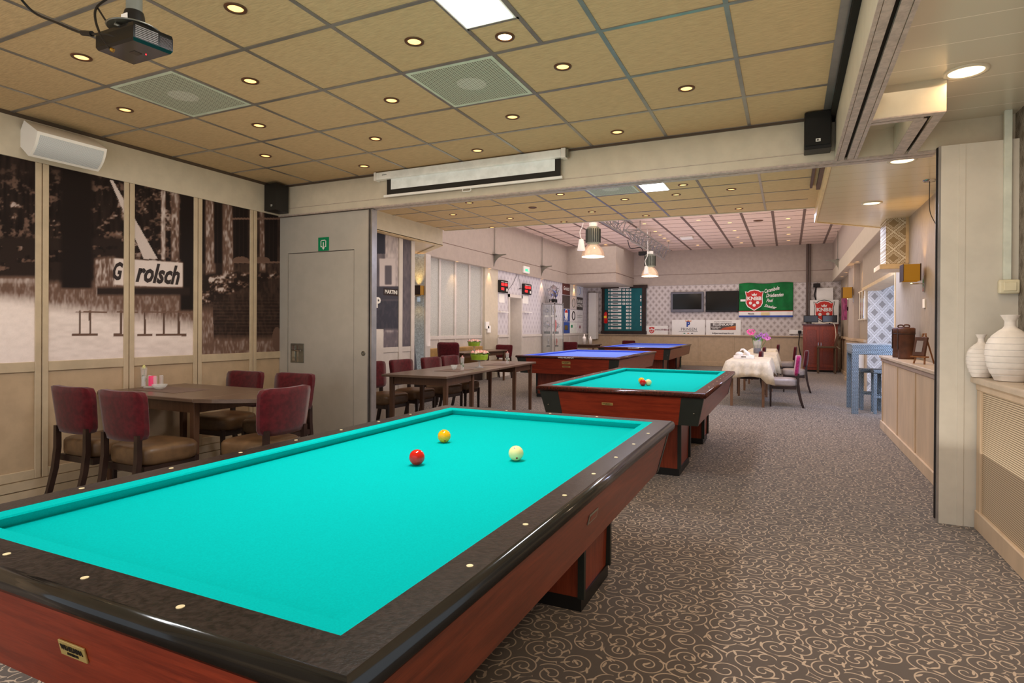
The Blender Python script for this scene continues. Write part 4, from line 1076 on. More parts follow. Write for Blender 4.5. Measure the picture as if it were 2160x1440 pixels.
# LED panels, vent grilles
def led(x0, y0, x1, y1, label):
    t = thing('led_panel', label, 'light panel', (0, 0, 0))
    MB().box(x0, y0, ZC - .006, x1, y1, ZC - .001).build('frame', m_white, t)
    MB().box(x0 + .012, y0 + .012, ZC - .009, x1 - .012, y1 - .012, ZC - .006).build('diffuser', m_led, t)
led(-1.53, 1.50, -1.246, 2.70, 'bright white LED light panel at the top edge of the photo')
led(-1.488, 5.65, -1.212, 6.77, 'white LED light panel in the middle ceiling, seen under the cross beam')
def vent(x0, y0, label, s=.6257):
    t = thing('ceiling_vent', label, 'ceiling vent', (0, 0, 0)); z = ZC - .006; e = .014
    x0 += e; y0 += e; s -= 2 * e
    g = MB(); w = .022
    g.box(x0, y0, z, x0 + s, y0 + w, ZC).box(x0, y0 + s - w, z, x0 + s, y0 + s, ZC).box(x0, y0 + w, z, x0 + w, y0 + s - w, ZC).box(x0 + s - w, y0 + w, z, x0 + s, y0 + s - w, ZC)
    g.build('frame', mat('vent_frame', (196, 206, 186), .4), t)
    MB().box(x0 + w, y0 + w, z + .002, x0 + s - w, y0 + s - w, ZC - .001).build('perforated_plate', dots('perforated_sheet', 0, 1, .0165, (184, 190, 170), (70, 60, 48), .30), t)
    MB().lathe([(.095, -.0042), (.0005, -.0042)], (x0 + s / 2, y0 + s / 2, ZC), 28, cap=False).build('centre_disc', dots('perforated_disc', 0, 1, .0165, (206, 210, 196), (120, 110, 96), .30), t)
vent(-4.035, 2.386, 'perforated square ceiling vent behind the projector')
vent(-2.158, 3.012, 'perforated square ceiling vent in the middle of the near ceiling')
vent(-2.09, 6.2, 'perforated ceiling vent lit purple beside the middle light panel', .56)

# projector
zb_ = 2.47
P4 = [FZ(202, 107, zb_), FZ(281, 83, zb_), FZ(365, 115, zb_), FZ(282, 138, zb_)]
cxp = sum(p[0] for p in P4) / 4; cyp = sum(p[1] for p in P4) / 4
t = thing('projector', 'black ceiling projector hanging from a grey pole with cables', 'projector', (cxp, cyp, zb_))
loc = [(p[0] - cxp, p[1] - cyp) for p in P4]
def inset(k): return [(x * k, y * k) for x, y in loc]
g = MB(); g.rings([[(x, y, z) for x, y in inset(k)] for k, z in ((.93, 0), (1, .012), (1, .062), (.97, .078))], sm=False)
g.build('body', m_blackg, t)
a, b = Vector((*loc[1], 0)), Vector((*loc[2], 0)); n_ = Vector(((b - a).y, -(b - a).x, 0)).normalized()
if n_.dot(a) < 0: n_ = -n_
g = MB()
for i in range(15):
    for j in range(7):
        q = a + (b - a) * (.07 + .52 * i / 14) + n_ * .0008; z = .016 + .045 * j / 6; dd = (b - a).normalized() * .0032
        g._add([tuple(q - dd + Vector((0, 0, z))), tuple(q + dd + Vector((0, 0, z))), tuple(q + dd + Vector((0, 0, z + .0042))), tuple(q - dd + Vector((0, 0, z + .0042)))], [(0, 1, 2, 3)])
g.build('vent_holes', mat('vent_grey', (112, 104, 98), .5), t)['kind'] = 'stuff'
g = MB()
for j in range(9):
    z = .014 + .005 * j; q0 = a + (b - a) * .66 + n_ * .001; q1 = a + (b - a) * .96 + n_ * .001
    g._add([tuple(q0 + Vector((0, 0, z))), tuple(q1 + Vector((0, 0, z))), tuple(q1 + Vector((0, 0, z + .0018))), tuple(q0 + Vector((0, 0, z + .0018)))], [(0, 1, 2, 3)])
g.build('louvre', mat('bronze_louvre', (74, 58, 50), .5), t)['kind'] = 'stuff'
MB().box(-.012, -.012, -.0015, .022, .022, 0).build('base_label', mat('dark_brown_label', (70, 58, 50), .5), t)
MB().sphere((.035, .03, -.001), .003).build('standby_light', mat('led_red', (255, 40, 50), .4, emit=3), t)
MB().lathe([(.10, .096), (.105, .100), (.10, .103), (.01, .104)], seg=32).build('mounting_plate', m_steel, t)
g = MB()
for k in range(3):
    q = 2 * PI * k / 3 + .6; g.tube([(.075 * math.cos(q), .075 * math.sin(q), .10), (.085 * math.cos(q), .085 * math.sin(q), .084), (.06 * math.cos(q + .3), .06 * math.sin(q + .3), .077)], .006)
g.build('mounting_claws', m_steel, t)
MB().lathe([(.045, .104), (.040, .16), (.036, .175)], seg=24).build('pole_collar', m_black, t)
MB().box(-.02, -.0435, .12, .02, -.041, .15).build('warning_label', m_white, CH(t)[-1])
MB().lathe([(.031, .175), (.031, ZC - zb_)], seg=24).build('pole', mat('grey_paint', (120, 124, 116), .4), t)
def off(u, v, z): x, y = FZ(u, v, z); return (x - cxp, y - cyp, z - zb_)
MB().tube([off(30, -20, 2.80), off(70, 25, 2.74), off(120, 48, 2.66), off(175, 70, 2.58), off(222, 72, 2.53), off(250, 80, 2.50)], .0055).build('signal_cable', m_black, t)
MB().tube([off(174, 69.5, 2.58), off(194, 71, 2.56)], .012).build('ferrite_core', m_black, t)
MB().tube([off(235, -8, 2.78), off(205, 14, 2.70), off(201, 40, 2.62), off(213, 75, 2.53), off(234, 105, 2.46)], .005).build('video_cable', m_black, t)
MB().tube([off(205, 15, 2.70), off(222, 42, 2.62), off(258, 60, 2.56)], .004).build('power_cable', m_black, t)
MB().tube([off(234, 104, 2.46), off(240, 107, 2.455)], .009).build('gold_plug', m_gold, t)

# projection screen on the beam
t = thing('projection_screen', 'white roll-down projection screen with black border on the cross beam', 'projection screen', (0, 0, 0)); yb0 = 4.895
MB().box(-3.765, 4.82, 2.765, -1.79, yb0, 2.838, .008, 2).build('case', mat('screen_case', (244, 246, 240), .3), t)
MB().box(-1.79, 4.815, 2.758, -1.75, yb0, 2.842, .003, 1).build('end_cap', m_white, t); MB().box(-3.79, 4.815, 2.758, -3.765, yb0, 2.842, .003, 1).build('end_cap', m_white, t)
o = CH(t)[-1]; MB().box(-1.748, 4.83, 2.765, -1.728, 4.87, 2.835, .003, 1).build('control_box', m_steel, t)
MB().box(-3.655, 4.856, 2.61, -1.805, 4.858, 2.765).build('black_border', mat('screen_black', (42, 38, 34), .7), t)
MB().box(-3.605, 4.854, 2.662, -1.858, 4.856, 2.765).build('white_surface', mat('screen_white', (240, 246, 244), .5), t)
MB().box(-3.69, 4.845, 2.588, -1.788, 4.868, 2.612, .005, 2).build('bottom_bar', m_white, t)
MB().tube([(-2.78, 4.856, 2.59), (-2.78, 4.856, 2.566), (-2.70, 4.856, 2.566), (-2.70, 4.856, 2.59)], .004).build('pull_handle', m_white, t)
MB().text('projecta', .016, face_y(-3.66, 4.819, 2.808)).build('case_lettering', m_ink, t, recalc=False)

# loudspeakers
t = thing('loudspeaker', 'small black loudspeaker in the left corner above the partition', 'speaker', (0, 0, 0))
q = [(-5.145, FX(557.6, 444, -5.145)[0]), (FY(582, 448, 4.66)[0], 4.66), (FY(607.6, 446, 4.86)[0], 4.86)]
MB().prism([q[0], q[1], q[2], (q[2][0] - .02, 4.885), (q[0][0], 4.885)], 2.535, 2.82).build('cabinet', m_black, t)
e1 = Vector((*q[1], 0)) - Vector((*q[0], 0)); ang = math.atan2(e1.y, e1.x); mid = Vector((*q[0], 2.585)) + e1 * .62
M_ = Matrix.Translation(mid) @ Matrix.Rotation(ang, 4, 'Z') @ face_y(0, -.003, 0)
g = MB(); g.T = M_; g.box(-.013, -.009, -.001, .013, .009, .0); g.build('badge', m_white, t)
MB().text('JBL', .013, M_ @ Matrix.Translation((0, 0, .0005)), bold=.0006).build('badge_lettering', m_ink, CH(t)[-1], recalc=False)
t = thing('loudspeaker', 'black loudspeaker where the cross beam meets the long track beam', 'speaker', (0, 0, 0))
MB().box(.095, 4.74, 2.575, .268, 4.895, 2.84, .004, 1).build('cabinet', m_black, t)
MB().box(.10, 4.728, 2.60, .263, 4.74, 2.838, .004, 1).build('grille', mat('speaker_cloth', (30, 28, 26), .9), t)
MB().box(.168, 4.725, 2.622, .198, 4.728, 2.643).build('badge', m_white, t)
MB().text('JBL', .015, face_y(.183, 4.7245, 2.632), bold=.0006).build('badge_lettering', m_ink, CH(t)[-1], recalc=False)
t = thing('wall_speaker', 'long white wall speaker tilted down above the mural', 'speaker', (0, 0, 0))
xs_ = -4.93; y0_ = FX(79, 276, xs_)[0]; y1_ = FX(226, 313, xs_)[0]
pf = [FY(u, v, y0_) for u, v in ((50.7, 253.5), (79, 276), (60, 328.5), (34, 299))]
ft, fb = Vector(pf[1]), Vector(pf[2]); nrm = Vector(((fb - ft).y, -(fb - ft).x)).normalized()
if nrm.x < 0: nrm = -nrm
arc = [tuple(ft + (fb - ft) * k / 8 + nrm * .022 * math.sin(PI * k / 8)) for k in range(9)]
MB().prism([pf[0]] + arc + [pf[3]], y0_, y1_, 'y').build('housing', m_white, t)
arc2 = [tuple(ft + (fb - ft) * k / 10 + nrm * (.025 * math.sin(PI * k / 10) + .001)) for k in range(1, 10)]; arc3 = [tuple(Vector(p) - nrm * .006) for p in reversed(arc2)]
MB().prism(arc2 + arc3, y0_ + .02, y1_ - .02, 'y').build('grille', dots('speaker_mesh', 1, 2, .006, (214, 218, 220), (150, 156, 160), .32), t)
MB().box(pf[0][0] - .16, y0_ + .01, pf[0][1] - .10, pf[0][0] - .02, y0_ + .03, pf[0][1] - .085).build('bracket', m_white, t)
MB().box(XL + .021, y0_ + .10, 2.62, pf[3][0] + .02, y0_ + .16, 2.66).build('wall_bracket', m_white, t)

# ================================================================== THINGS ON THE NEAR TABLE
def glassware(pf, mm, name='glass', at=(0, 0, 0), par=None, seg=24):
    return MB().lathe(pf, at, seg, cap=False).build(name, mm, par)
def rose(par, z, colr, r=.018):
    g = MB()
    for k in range(9):
        q = k * 2.4; rr = r * (.25 + .07 * k); g.sphere((math.cos(q) * rr * .45, math.sin(q) * rr * .45, z + .002 * (9 - k)), r * .55, 1, 1, 1.25, 8, 6)
    return g.build('rose_bloom', colr, par)
def rosevase(x, y, z, label, colr, h=.125, lv=True):
    t = thing('bud_vase', label, 'vase', (x, y, z))
    glassware([(.0005, .001), (.022, 0), (.024, .012), (.018, .02), (.019, .05), (.027, h), (.0255, h), (.017, .05), (.016, .022), (.0005, .022)], m_glass, 'glass', par=t)
    MB().tube([(0, 0, .022), (.006, .004, .07), (.002, 0, h - .02)], .0018).build('stem', m_leaf, t)
    rose(t, h - .008, colr)
    g = MB()
    for k in range(4): q = k * 1.7; g.sphere((.013 * math.cos(q), .013 * math.sin(q), .055 + .012 * k), .014, .5 + .3 * math.cos(q) ** 2, .5 + .3 * math.sin(q) ** 2, .9, 8, 6)
    g.build('leaves', m_leaf, t)
    return t
m_cream = mat('cream_petal', (226, 226, 150), .6)
o = MB().box(-5.02, 3.16, .7505, -4.45, 3.48, .7525).build('placemat', m_mat_); tag(o, 'grey placemat under the candle holder and bud vase', 'placemat')
x, y = FZ(240 + 685 / 10.8, 740 + 815 / 10.8, .7535); rosevase(x, y, .7535, 'bud vase with a cream rose on the drop-leaf table', m_cream, .17)
x, y = FZ(240 + 882 / 10.8, 740 + 835 / 10.8, .7535); t = thing('candle_holder', 'chunky square glass holder with a pink candle', 'candle holder', (x, y, .7535), .5); t.scale = (1.45,) * 3
MB().box(-.036, -.036, 0, .036, .036, .012, .004, 2).build('glass_foot', m_crystal, t)
for sx in (-1, 1):
    for sy in (-1, 1): MB().box(sx * .034 - .009, sy * .034 - .009, .012, sx * .034 + .009, sy * .034 + .009, .072, .004, 2).build('glass_post', m_crystal, t)
MB().lathe([(.021, .012), (.021, .066), (.018, .070), (.0005, .070)], seg=20).build('candle', mat('pink_wax', (226, 66, 112), .5, emit=.25), t)
x, y = FZ(240 + 1045 / 10.8, 740 + 862 / 10.8, .7535); t = thing('glass_bowl', 'shallow clear glass bowl beside the pink candle', 'bowl', (x + .03, y - .02, .7535)); t.scale = (1.3,) * 3
glassware([(.0005, .001), (.02, 0), (.036, .012), (.048, .032), (.046, .032), (.034, .014), (.0005, .006)], m_crystal, 'glass', par=t)

# long table decoration
for i, (u0, v0, u1, v1) in enumerate([(905, 783, 1015, 775), (1015, 768, 1095, 763)]):
    a_ = FZ(915, 782, .752) if i == 0 else FZ(1018, 769.5, .752)
    o = MB().box(-.16, -.24, 0, .16, .24, .0025).build('placemat', m_mat_); o.location = ((-3.80, 6.45, .751), (-3.82, 7.75, .751))[i]; o.rotation_euler = (0, 0, rz)
    tag(o, ('grey placemat under the glass cup and rose on the near half of the long table', 'pale grey placemat near the far end of the long table')[i], 'placemat')
def flowerbowl(x, y, z, label, s=1.0):
    t = thing('flower_bowl', label, 'flower arrangement', (x, y, z)); t.scale = (s, s, s)
    glassware([(.0005, .002), (.062, 0), (.06, .006), (.014, .016), (.010, .045), (.016, .06), (.010, .075), (.03, .09), (.105, .10), (.105, .104), (.0005, .102)], m_crystal, 'glass_stand', par=t, seg=28)
    MB().lathe([(.11, .104), (.118, .15), (.122, .178), (.11, .178), (.0005, .17)], seg=32).build('lime_band', m_lime, t)
    r = random.Random(5)
    for nm, n, cc, rad in (('rose_bloom', 16, m_pinkf, .024), ('rose_bloom', 9, mat('pale_petal', (240, 208, 190), .6, var=.08), .022)):
        for k in range(n):
            q = r.random() * 6.28; d = .11 * math.sqrt(r.random()); g = MB(); g.sphere((d * math.cos(q), d * math.sin(q), .192 + .02 * (1 - d / .11) + .01 * r.random()), rad, 1, 1, .9, 8, 6)
            g.sphere((d * math.cos(q), d * math.sin(q), .20 + .02 * (1 - d / .11) + .012), rad * .55, 1, 1, .9, 8, 6); g.build(nm, cc, t)
    g = MB()
    for k in range(26):
        q = k * .75; d = .10 + .035 * r.random(); g.sphere((d * math.cos(q), d * math.sin(q), .182 + .012 * r.random()), .02, .3 + abs(math.cos(q)), .3 + abs(math.sin(q)), .35, 8, 5)
    g.build('foliage', m_leaf, t)['kind'] = 'stuff'
    return t
x, y = FZ(780 + 1280 / 5.54, 640 + 745 / 5.54, .751); flowerbowl(x, y, .751, 'pink rose arrangement in a lime green band on the long dark table')
x, y = FZ(780 + 1080 / 5.54, 640 + 780 / 5.54, .7535); rosevase(x, y, .7535, 'glass with a single pink rose on the near half of the long table', m_pinkf, .165)
x, y = FZ(780 + 1607 / 5.54, 640 + 705 / 5.54, .7535); rosevase(x, y, .7535, 'glass with a single pink rose at the far end of the long table', m_pinkf, .165)
x, y = FZ(780 + 985 / 5.54, 640 + 772 / 5.54, .7535); t = thing('glass_cup', 'low clear glass cup left of the nearer rose glass', 'glass', (x, y, .7535))
glassware([(.0005, .001), (.02, 0), (.03, .015), (.045, .06), (.043, .06), (.028, .017), (.0005, .006)], m_crystal, 'glass', par=t)
flowerbowl(-6.5, 11.9, .751, 'smaller pink flower bowl on the far left table by the pale panels', 1.15)

# ================================================================== MIDDLE ROOM, LEFT SIDE
def sconce(x, y, z, rz, label, w=.26, h=.17, d=.15):
    """origin on the wall; shade sticks out along local -y"""
    t = thing('wall_sconce', label, 'wall lamp', (x, y, z), rz)
    MB().box(-.04, -.012, -.09, .04, 0, .09, .003, 1).build('back_plate', m_chrome, t)
    MB().tube([(0, -.01, 0), (0, -.13, 0)], .008).build('arm', m_chrome, t)
    ms, nt_, b_ = (MATS['shade_gold'], None, None) if 'shade_gold' in MATS else newmat('shade_gold')
    if nt_:
        b_.inputs['Base Color'].default_value = srgb((120, 84, 20)); b_.inputs['Emission Color'].default_value = srgb((220, 150, 24)); b_.inputs['Emission Strength'].default_value = .22; b_.inputs['Roughness'].default_value = .7
    g = MB(); g.box(-w / 2, -.13 - d / 2, .03, w / 2, -.13 + d / 2, .03 + h)
    for f in [f for f in g.bm.faces if abs(f.normal.z if f.normal.length else 0) > .9]: pass
    g.bm.normal_update(); bmesh.ops.delete(g.bm, geom=[f for f in g.bm.faces if abs(f.normal.z) > .9], context='FACES')
    o = g.build('lamp_shade', ms, t); o.modifiers.new('th', 'SOLIDIFY').thickness = .004
    g = MB()
    MB().box(-w / 2 - .003, -.13 - d / 2 - .006, .026, w / 2 + .003, -.13 - d / 2 - .002, .034 + h).build('front_panel', mat('shade_brown', (58, 36, 22), .7), t)
    MB().box(w / 2 + .002, -.13 + d / 2 - .012, .026, w / 2 + .005, -.13 + d / 2, .034 + h).build('edge_trim', mat('shade_brown', (58, 36, 22), .7), t)
    MB().sphere((0, -.13, .09), .028).build('bulb', m_lamp, t)
    m_ = Matrix.Translation((x, y, z)) @ Matrix.Rotation(rz, 4, 'Z') @ Vector((0, -.07, .16))
    spot('sconce_up', tuple(m_), 11, (255, 196, 100), 75, (PI, 0, 0), .7, .03)
    m_ = Matrix.Translation((x, y, z)) @ Matrix.Rotation(rz, 4, 'Z') @ Vector((0, -.13, .02))
    spot('sconce_down', tuple(m_), 4, (255, 196, 100), 80, (0, 0, 0), .7, .03)
    return t
ys_, zs_ = FX(1950, 598, 1.36); sconce(1.36, ys_, zs_, -PI / 2, 'gold shaded wall sconce on the taupe wall above the cabinet', .24, .18, .16)
xs_, zs_ = FY(884, 626, 8.95); sconce(xs_, 8.95, zs_, 0, 'dark gold wall sconce on the pale blue wallpaper left of the panels', .30, .16, .12)
ys_, zs_ = FX(1797, 632, xq - .12); sconce(xq - .12, 16.0, FX(1797, 632, xq - .12)[1], -PI / 2, 'small gold sconce by the purple picture in the far room', .34, .24, .2)
o = MB().box(XL + .035, 6.38, .0, XL + .10, 6.68, 1.26, .003, 1).build('leaning_panel', m_wood_w, None)
tag(o, 'tall pale board leaning behind the partition edge', 'board')
# far left wall: door handle, sockets, score displays
o = MB().box(xW - .05, yp[0] + .03, 1.12, xW - .04, yp[0] + .06, 1.24).tube([(xW - .045, yp[0] + .045, 1.18), (xW - .01, yp[0] + .045, 1.18), (xW - .01, yp[0] + .16, 1.18)], .012).build('panel_handle', m_steel); tag(o, 'steel lever handle on the first glitter wallpaper panel', 'handle')
for i, (a, b) in enumerate(((850, 955), (868, 998))):
    y_, z_ = EY(a, b); o = MB().box(xW, y_ - .09, z_ - .09, xW + .05, y_ + .09, z_ + .09, .01, 2).build('wall_socket', m_white); tag(o, ('white wall box on the greige pier', 'white socket just below the wall box on the pier')[i], 'socket')
for i, (a0, b0, a1, b1) in enumerate(((990, 458, 1092, 608), (1250, 497, 1345, 628))):
    y0_, z1_ = EY(a0, b0 + 8, xW + .08); y1_, _ = EY(a1, b0, xW + .08); z0_ = EY(a1, b1, xW + .08)[1]; z1_ = EY(a1, b0 + 18, xW + .08)[1]
    t = thing('electronic_scoreboard', ('red digit electronic scoreboard left of the doorway', 'red digit electronic scoreboard right of the doorway')[i], 'scoreboard', (0, 0, 0))
    MB().box(xW, y0_ + .1, z0_, xW + .08, y1_, z1_, .01, 1).build('housing', m_black, t)
    xf = xW + .083; hh = z1_ - z0_; ww = y1_ - y0_ - .1
    mr = mat('red_digits', (255, 40, 40), .5, emit=1.6, ecol=(255, 30, 34))
    for (fy, fz, s_) in ((.27, .66, '88'), (.70, .66, '88'), (.27, .30, '8')):
        MB().box(xW + .08, y0_ + .1 + ww * fy - ww * .17, z0_ + hh * fz - hh * .11, xf, y0_ + .1 + ww * fy + ww * .17, z0_ + hh * fz + hh * .11).build('digit_display', mr, t)
    for fy in (.27, .70): MB().box(xW + .08, y0_ + .1 + ww * (fy - .18), z0_ + hh * .84, xf, y0_ + .1 + ww * (fy + .18), z0_ + hh * .88).build('caption_strip', m_white, t)
    MB().box(xW + .08, y0_ + .1 + ww * .74, z0_ + hh * .12, xf, y0_ + .1 + ww * .90, z0_ + hh * .36).build('score_card', m_white, t)
    o = MB().box(xW, y0_ + .16, z0_ - .26, xW + .01, y1_ - .08, z0_ - .03).build('paper_notice', m_white); tag(o, ('white paper notice under the left electronic scoreboard', 'white paper notice under the right electronic scoreboard')[i], 'notice')
    o = MB().box(xW, y0_ + .1, z0_ - .52, xW + .10, y1_, z0_ - .50).build('wall_shelf', m_white); tag(o, ('tiny white shelf under the left scoreboard', 'tiny white shelf under the right scoreboard')[i], 'shelf')
y_, z_ = EY(1180, 405); a_ = EY(1092, 655); b_ = EY(1245, 550)
o = MB().tube([(xW + .02, y_, 2.78), (xW + .03, y_ - .3, 2.5), (xW + .02, a_[0] - .1, a_[1] + .15), (xW + .02, a_[0], a_[1])], .005).build('cable', m_black); tag(o, 'black cable hanging from the fascia to the door frame', 'cable')
o = MB().tube([(xW + .02, y_ + .05, 2.78), (xW + .02, y_ + .25, 2.45), (xW + .02, b_[0] - .3, b_[1] - .05), (xW + .02, b_[0], b_[1])], .005).build('cable', m_black); tag(o, 'black cable looping to the right electronic scoreboard', 'cable')
y0_, z1_ = EY(1250, 310, xF + .02); y1_, z0_ = EY(1310, 398, xF + .02)
t = thing('emergency_exit_light', 'lit green emergency exit light on the left fascia', 'sign', (0, 0, 0))
MB().box(xF, y0_, z0_, xF + .06, y1_, z1_, .01, 1).build('housing', m_white, t)
MB().box(xF + .06, y0_ + .08, z0_ + .05, xF + .064, y1_ - .05, z1_ - .08).build('green_face', mat('exit_green', (40, 220, 150), .5, emit=1.0), t)
g = MB().box(xF + .064, y0_ + .14, z0_ + .08, xF + .066, y0_ + .24, z1_ - .12); ym = (y0_ + y1_) / 2 + .06; zm = (z0_ + z1_) / 2
g.prism([(ym, zm + .06), (ym + .12, zm), (ym, zm - .06)], xF + .064, xF + .066, 'x'); g.build('running_symbol', m_white, t)
# fin shaped brackets on wires
def fin(x, y, z, s, label, zt=zf):
    t = thing('fin_bracket', label, 'bracket', (x, y, z))
    pr = [(0, 0), (s * .34, 0), (s * .34, -.02)] + [(s * (.34 - .34 * math.sin(k * PI / 12)), -.02 - .28 * (1 - math.cos(k * PI / 12))) for k in range(1, 7)]
    MB().prism(pr, -.012, .012, 'y').build('fin', m_steel, t)
    MB().box(-.02 if s > 0 else -.06, -.09, 0, .10 if s > 0 else .02, .09, .012).build('top_plate', m_steel, t)
    MB().tube([(s * .02, 0, .01), (s * .02, 0, zt - z)], .008).build('hanging_rod', m_steel, t)
for i, (a, b) in enumerate(((935, 190), (1450, 315))):
    y_, z_ = EY(a, b, xF); fin(xF + .005, y_, z_, 1, ('grey fin bracket on a rod, first along the left fascia', 'grey fin bracket on a rod, second along the left fascia')[i])
fin(xr - .016, FX(1770, 545, xr)[0], FX(1770, 547, xr)[1], -1, 'pale fin bracket on the right fascia near the back corner')
fin(xr - .016, 11.2, FX(1800, 477, xr)[1] * 0 + 3.42, -1, 'pale fin bracket on the right fascia, half lit by daylight')

# trophy cabinet
t = thing('trophy_cabinet', 'aluminium and glass trophy display cabinet', 'display cabinet', (0, 0, 0))
cx0, cx1, cy0, cy1, cz = xW + .04, -6.42, 16.85, 17.62, 2.08
for x in (cx0, cx1 - .03):
    for y in (cy0, cy1 - .03): MB().box(x, y, 0, x + .03, y + .03, cz).build('post', m_alu, t)
for z in (.06, cz - .04): MB().box(cx0, cy0, z - .03, cx1, cy1, z).build('panel_end', m_alu, t)
for z in (.70, 1.10, 1.62): MB().box(cx0 + .01, cy0 + .02, z, cx1 - .01, cy1 - .02, z + .008).build('glass_shelf', m_pane, t)
MB().box(cx1 - .008, cy0 + .03, .07, cx1 - .004, cy1 - .03, cz - .08).build('glass_side', m_pane, t)
MB().box(cx0 + .03, cy0 + .004, .07, cx1 - .03, cy0 + .008, cz - .08).build('glass_front', m_pane, t)
def trophy(x, y, z, h, label, mm=m_silver, figure=False, group='trophies in the glass cabinet', base=m_black):
    t = thing('trophy', label, 'trophy', (x, y, z), 0, group)
    MB().box(-h * .16, -h * .16, 0, h * .16, h * .16, h * .16, .004, 1).build('plinth', base, t)
    if figure: MB().lathe([(h * .05, h * .16), (h * .03, h * .3), (h * .06, h * .45), (h * .09, h * .62), (h * .05, h * .8), (h * .06, h * .9), (.001, h)], seg=14).build('figure', mm, t)
    else:
        MB().lathe([(h * .09, h * .16), (h * .03, h * .24), (h * .03, h * .36), (h * .16, h * .46), (h * .21, h * .62), (h * .17, h * .78), (h * .10, h * .82), (.001, h * .90)], seg=18).build('cup', mm, t)
        MB().tube([(-h * .20, 0, h * .70), (-h * .30, 0, h * .68), (-h * .27, 0, h * .54), (-h * .16, 0, h * .48)], h * .018).tube([(h * .20, 0, h * .70), (h * .30, 0, h * .68), (h * .27, 0, h * .54), (h * .16, 0, h * .48)], h * .018).build('handles', mm, t)
    return t
xc = (cx0 + cx1) / 2
tt_ = trophy(xc, 17.25, cz + .001, .62, 'large silver triple cup trophy on top of the glass cabinet', group=None)
for dy in (-.20, .20): MB().lathe([(.045, 0), (.012, .03), (.012, .16), (.07, .22), (.085, .30), (.05, .36), (.001, .40)], (0, dy, 0), 16).build('side_cup', m_silver, tt_)
for i, (x, y, z, h, l, mm, fg, bs) in enumerate([(xc - .12, 17.0, 1.629, .30, 'small silver cup on the upper shelf, left', m_silver, 0, m_white), (xc + .08, 17.05, 1.629, .34, 'slim silver figure trophy on the upper shelf', m_silver, 1, m_white),
        (xc, 17.40, 1.629, .32, 'gold figure trophy on the upper shelf', m_gold, 1, m_darkgreen), (xc - .10, 17.0, 1.109, .46, 'big round silver lidded cup on the middle shelf', m_silver, 0, m_black),
        (xc + .10, 17.2, 1.109, .44, 'red and white figure trophy on the middle shelf', m_red, 1, m_black), (xc + .02, 17.46, 1.109, .42, 'dark silver cup at the right of the middle shelf', m_silver, 0, m_black),
        (xc - .08, 17.05, .709, .26, 'low black based trophy on the bottom shelf', m_silver, 1, m_black), (xc + .06, 17.42, .709, .26, 'red tipped trophy on the bottom shelf', m_red, 1, m_black)]):
    trophy(x, y, z, h, l, mm, fg, base=bs)

# sponsor posters on the far left wall
cols_ = [EY(a, 700)[0] for a in (1675, 1758, 1831, 1898)]; rowz = [EY(1790, b)[1] for b in (505, 640, 785, 920, 1045)]
def flat_x(name, label, cat, y0, z0, y1, z1, col, group=None, rough=.5):
    t = thing(name, label, cat, (0, 0, 0), 0, group)
    MB().box(xW, y0 + .012, z0 + .012, xW + .012, y1 - .012, z1 - .012).build('sheet', mat(f'sheet_{col}', col, rough), t); return t
SP = 'sponsor posters on the far left wall'
def xt(t, s, size, y, z, mm, **k): MB().text(s, size, face_x(xW + .0135, y, z), ext=.0004, **k).build('poster_lettering', mm, t, recalc=False)
def xb(t, y0, z0, y1, z1, mm, nm='printed_block'): MB().box(xW + .012, y0, z0, xW + .0132, y1, z1).build(nm, mm, t)
spec_ = [(0, 0, (96, 48, 40), 'brown sponsor poster with beer lettering, top left of the sponsor wall'), (1, 0, (236, 226, 206), 'white sponsor sheet in the lamp glare, top of the middle column'), (2, 0, (226, 230, 236), 'white sponsor sheet with a blue swirl at the top right'),
         (0, 1, (78, 66, 62), 'dark plain sponsor sheet below the brown poster'), (1, 1, (214, 204, 198), 'grey sponsor sheet with round emblem in the middle column'), (2, 1, (52, 46, 44), 'dark sponsor sheet lettered Barink'),
         (0, 2, (34, 70, 150), 'blue soft drink poster with a globe emblem'), (1, 2, (232, 230, 228), 'white sponsor sheet with a black wheel drawing'), (2, 2, (230, 230, 230), 'white sponsor sheet with two grey lines'),
         (0, 3, (44, 74, 150), 'blue poster with yellow crest at the bottom left'), (1, 3, (230, 234, 226), 'white sponsor sheet with a green emblem'), (2, 3, (234, 232, 232), 'white sponsor sheet with a small square mark, bottom right')]
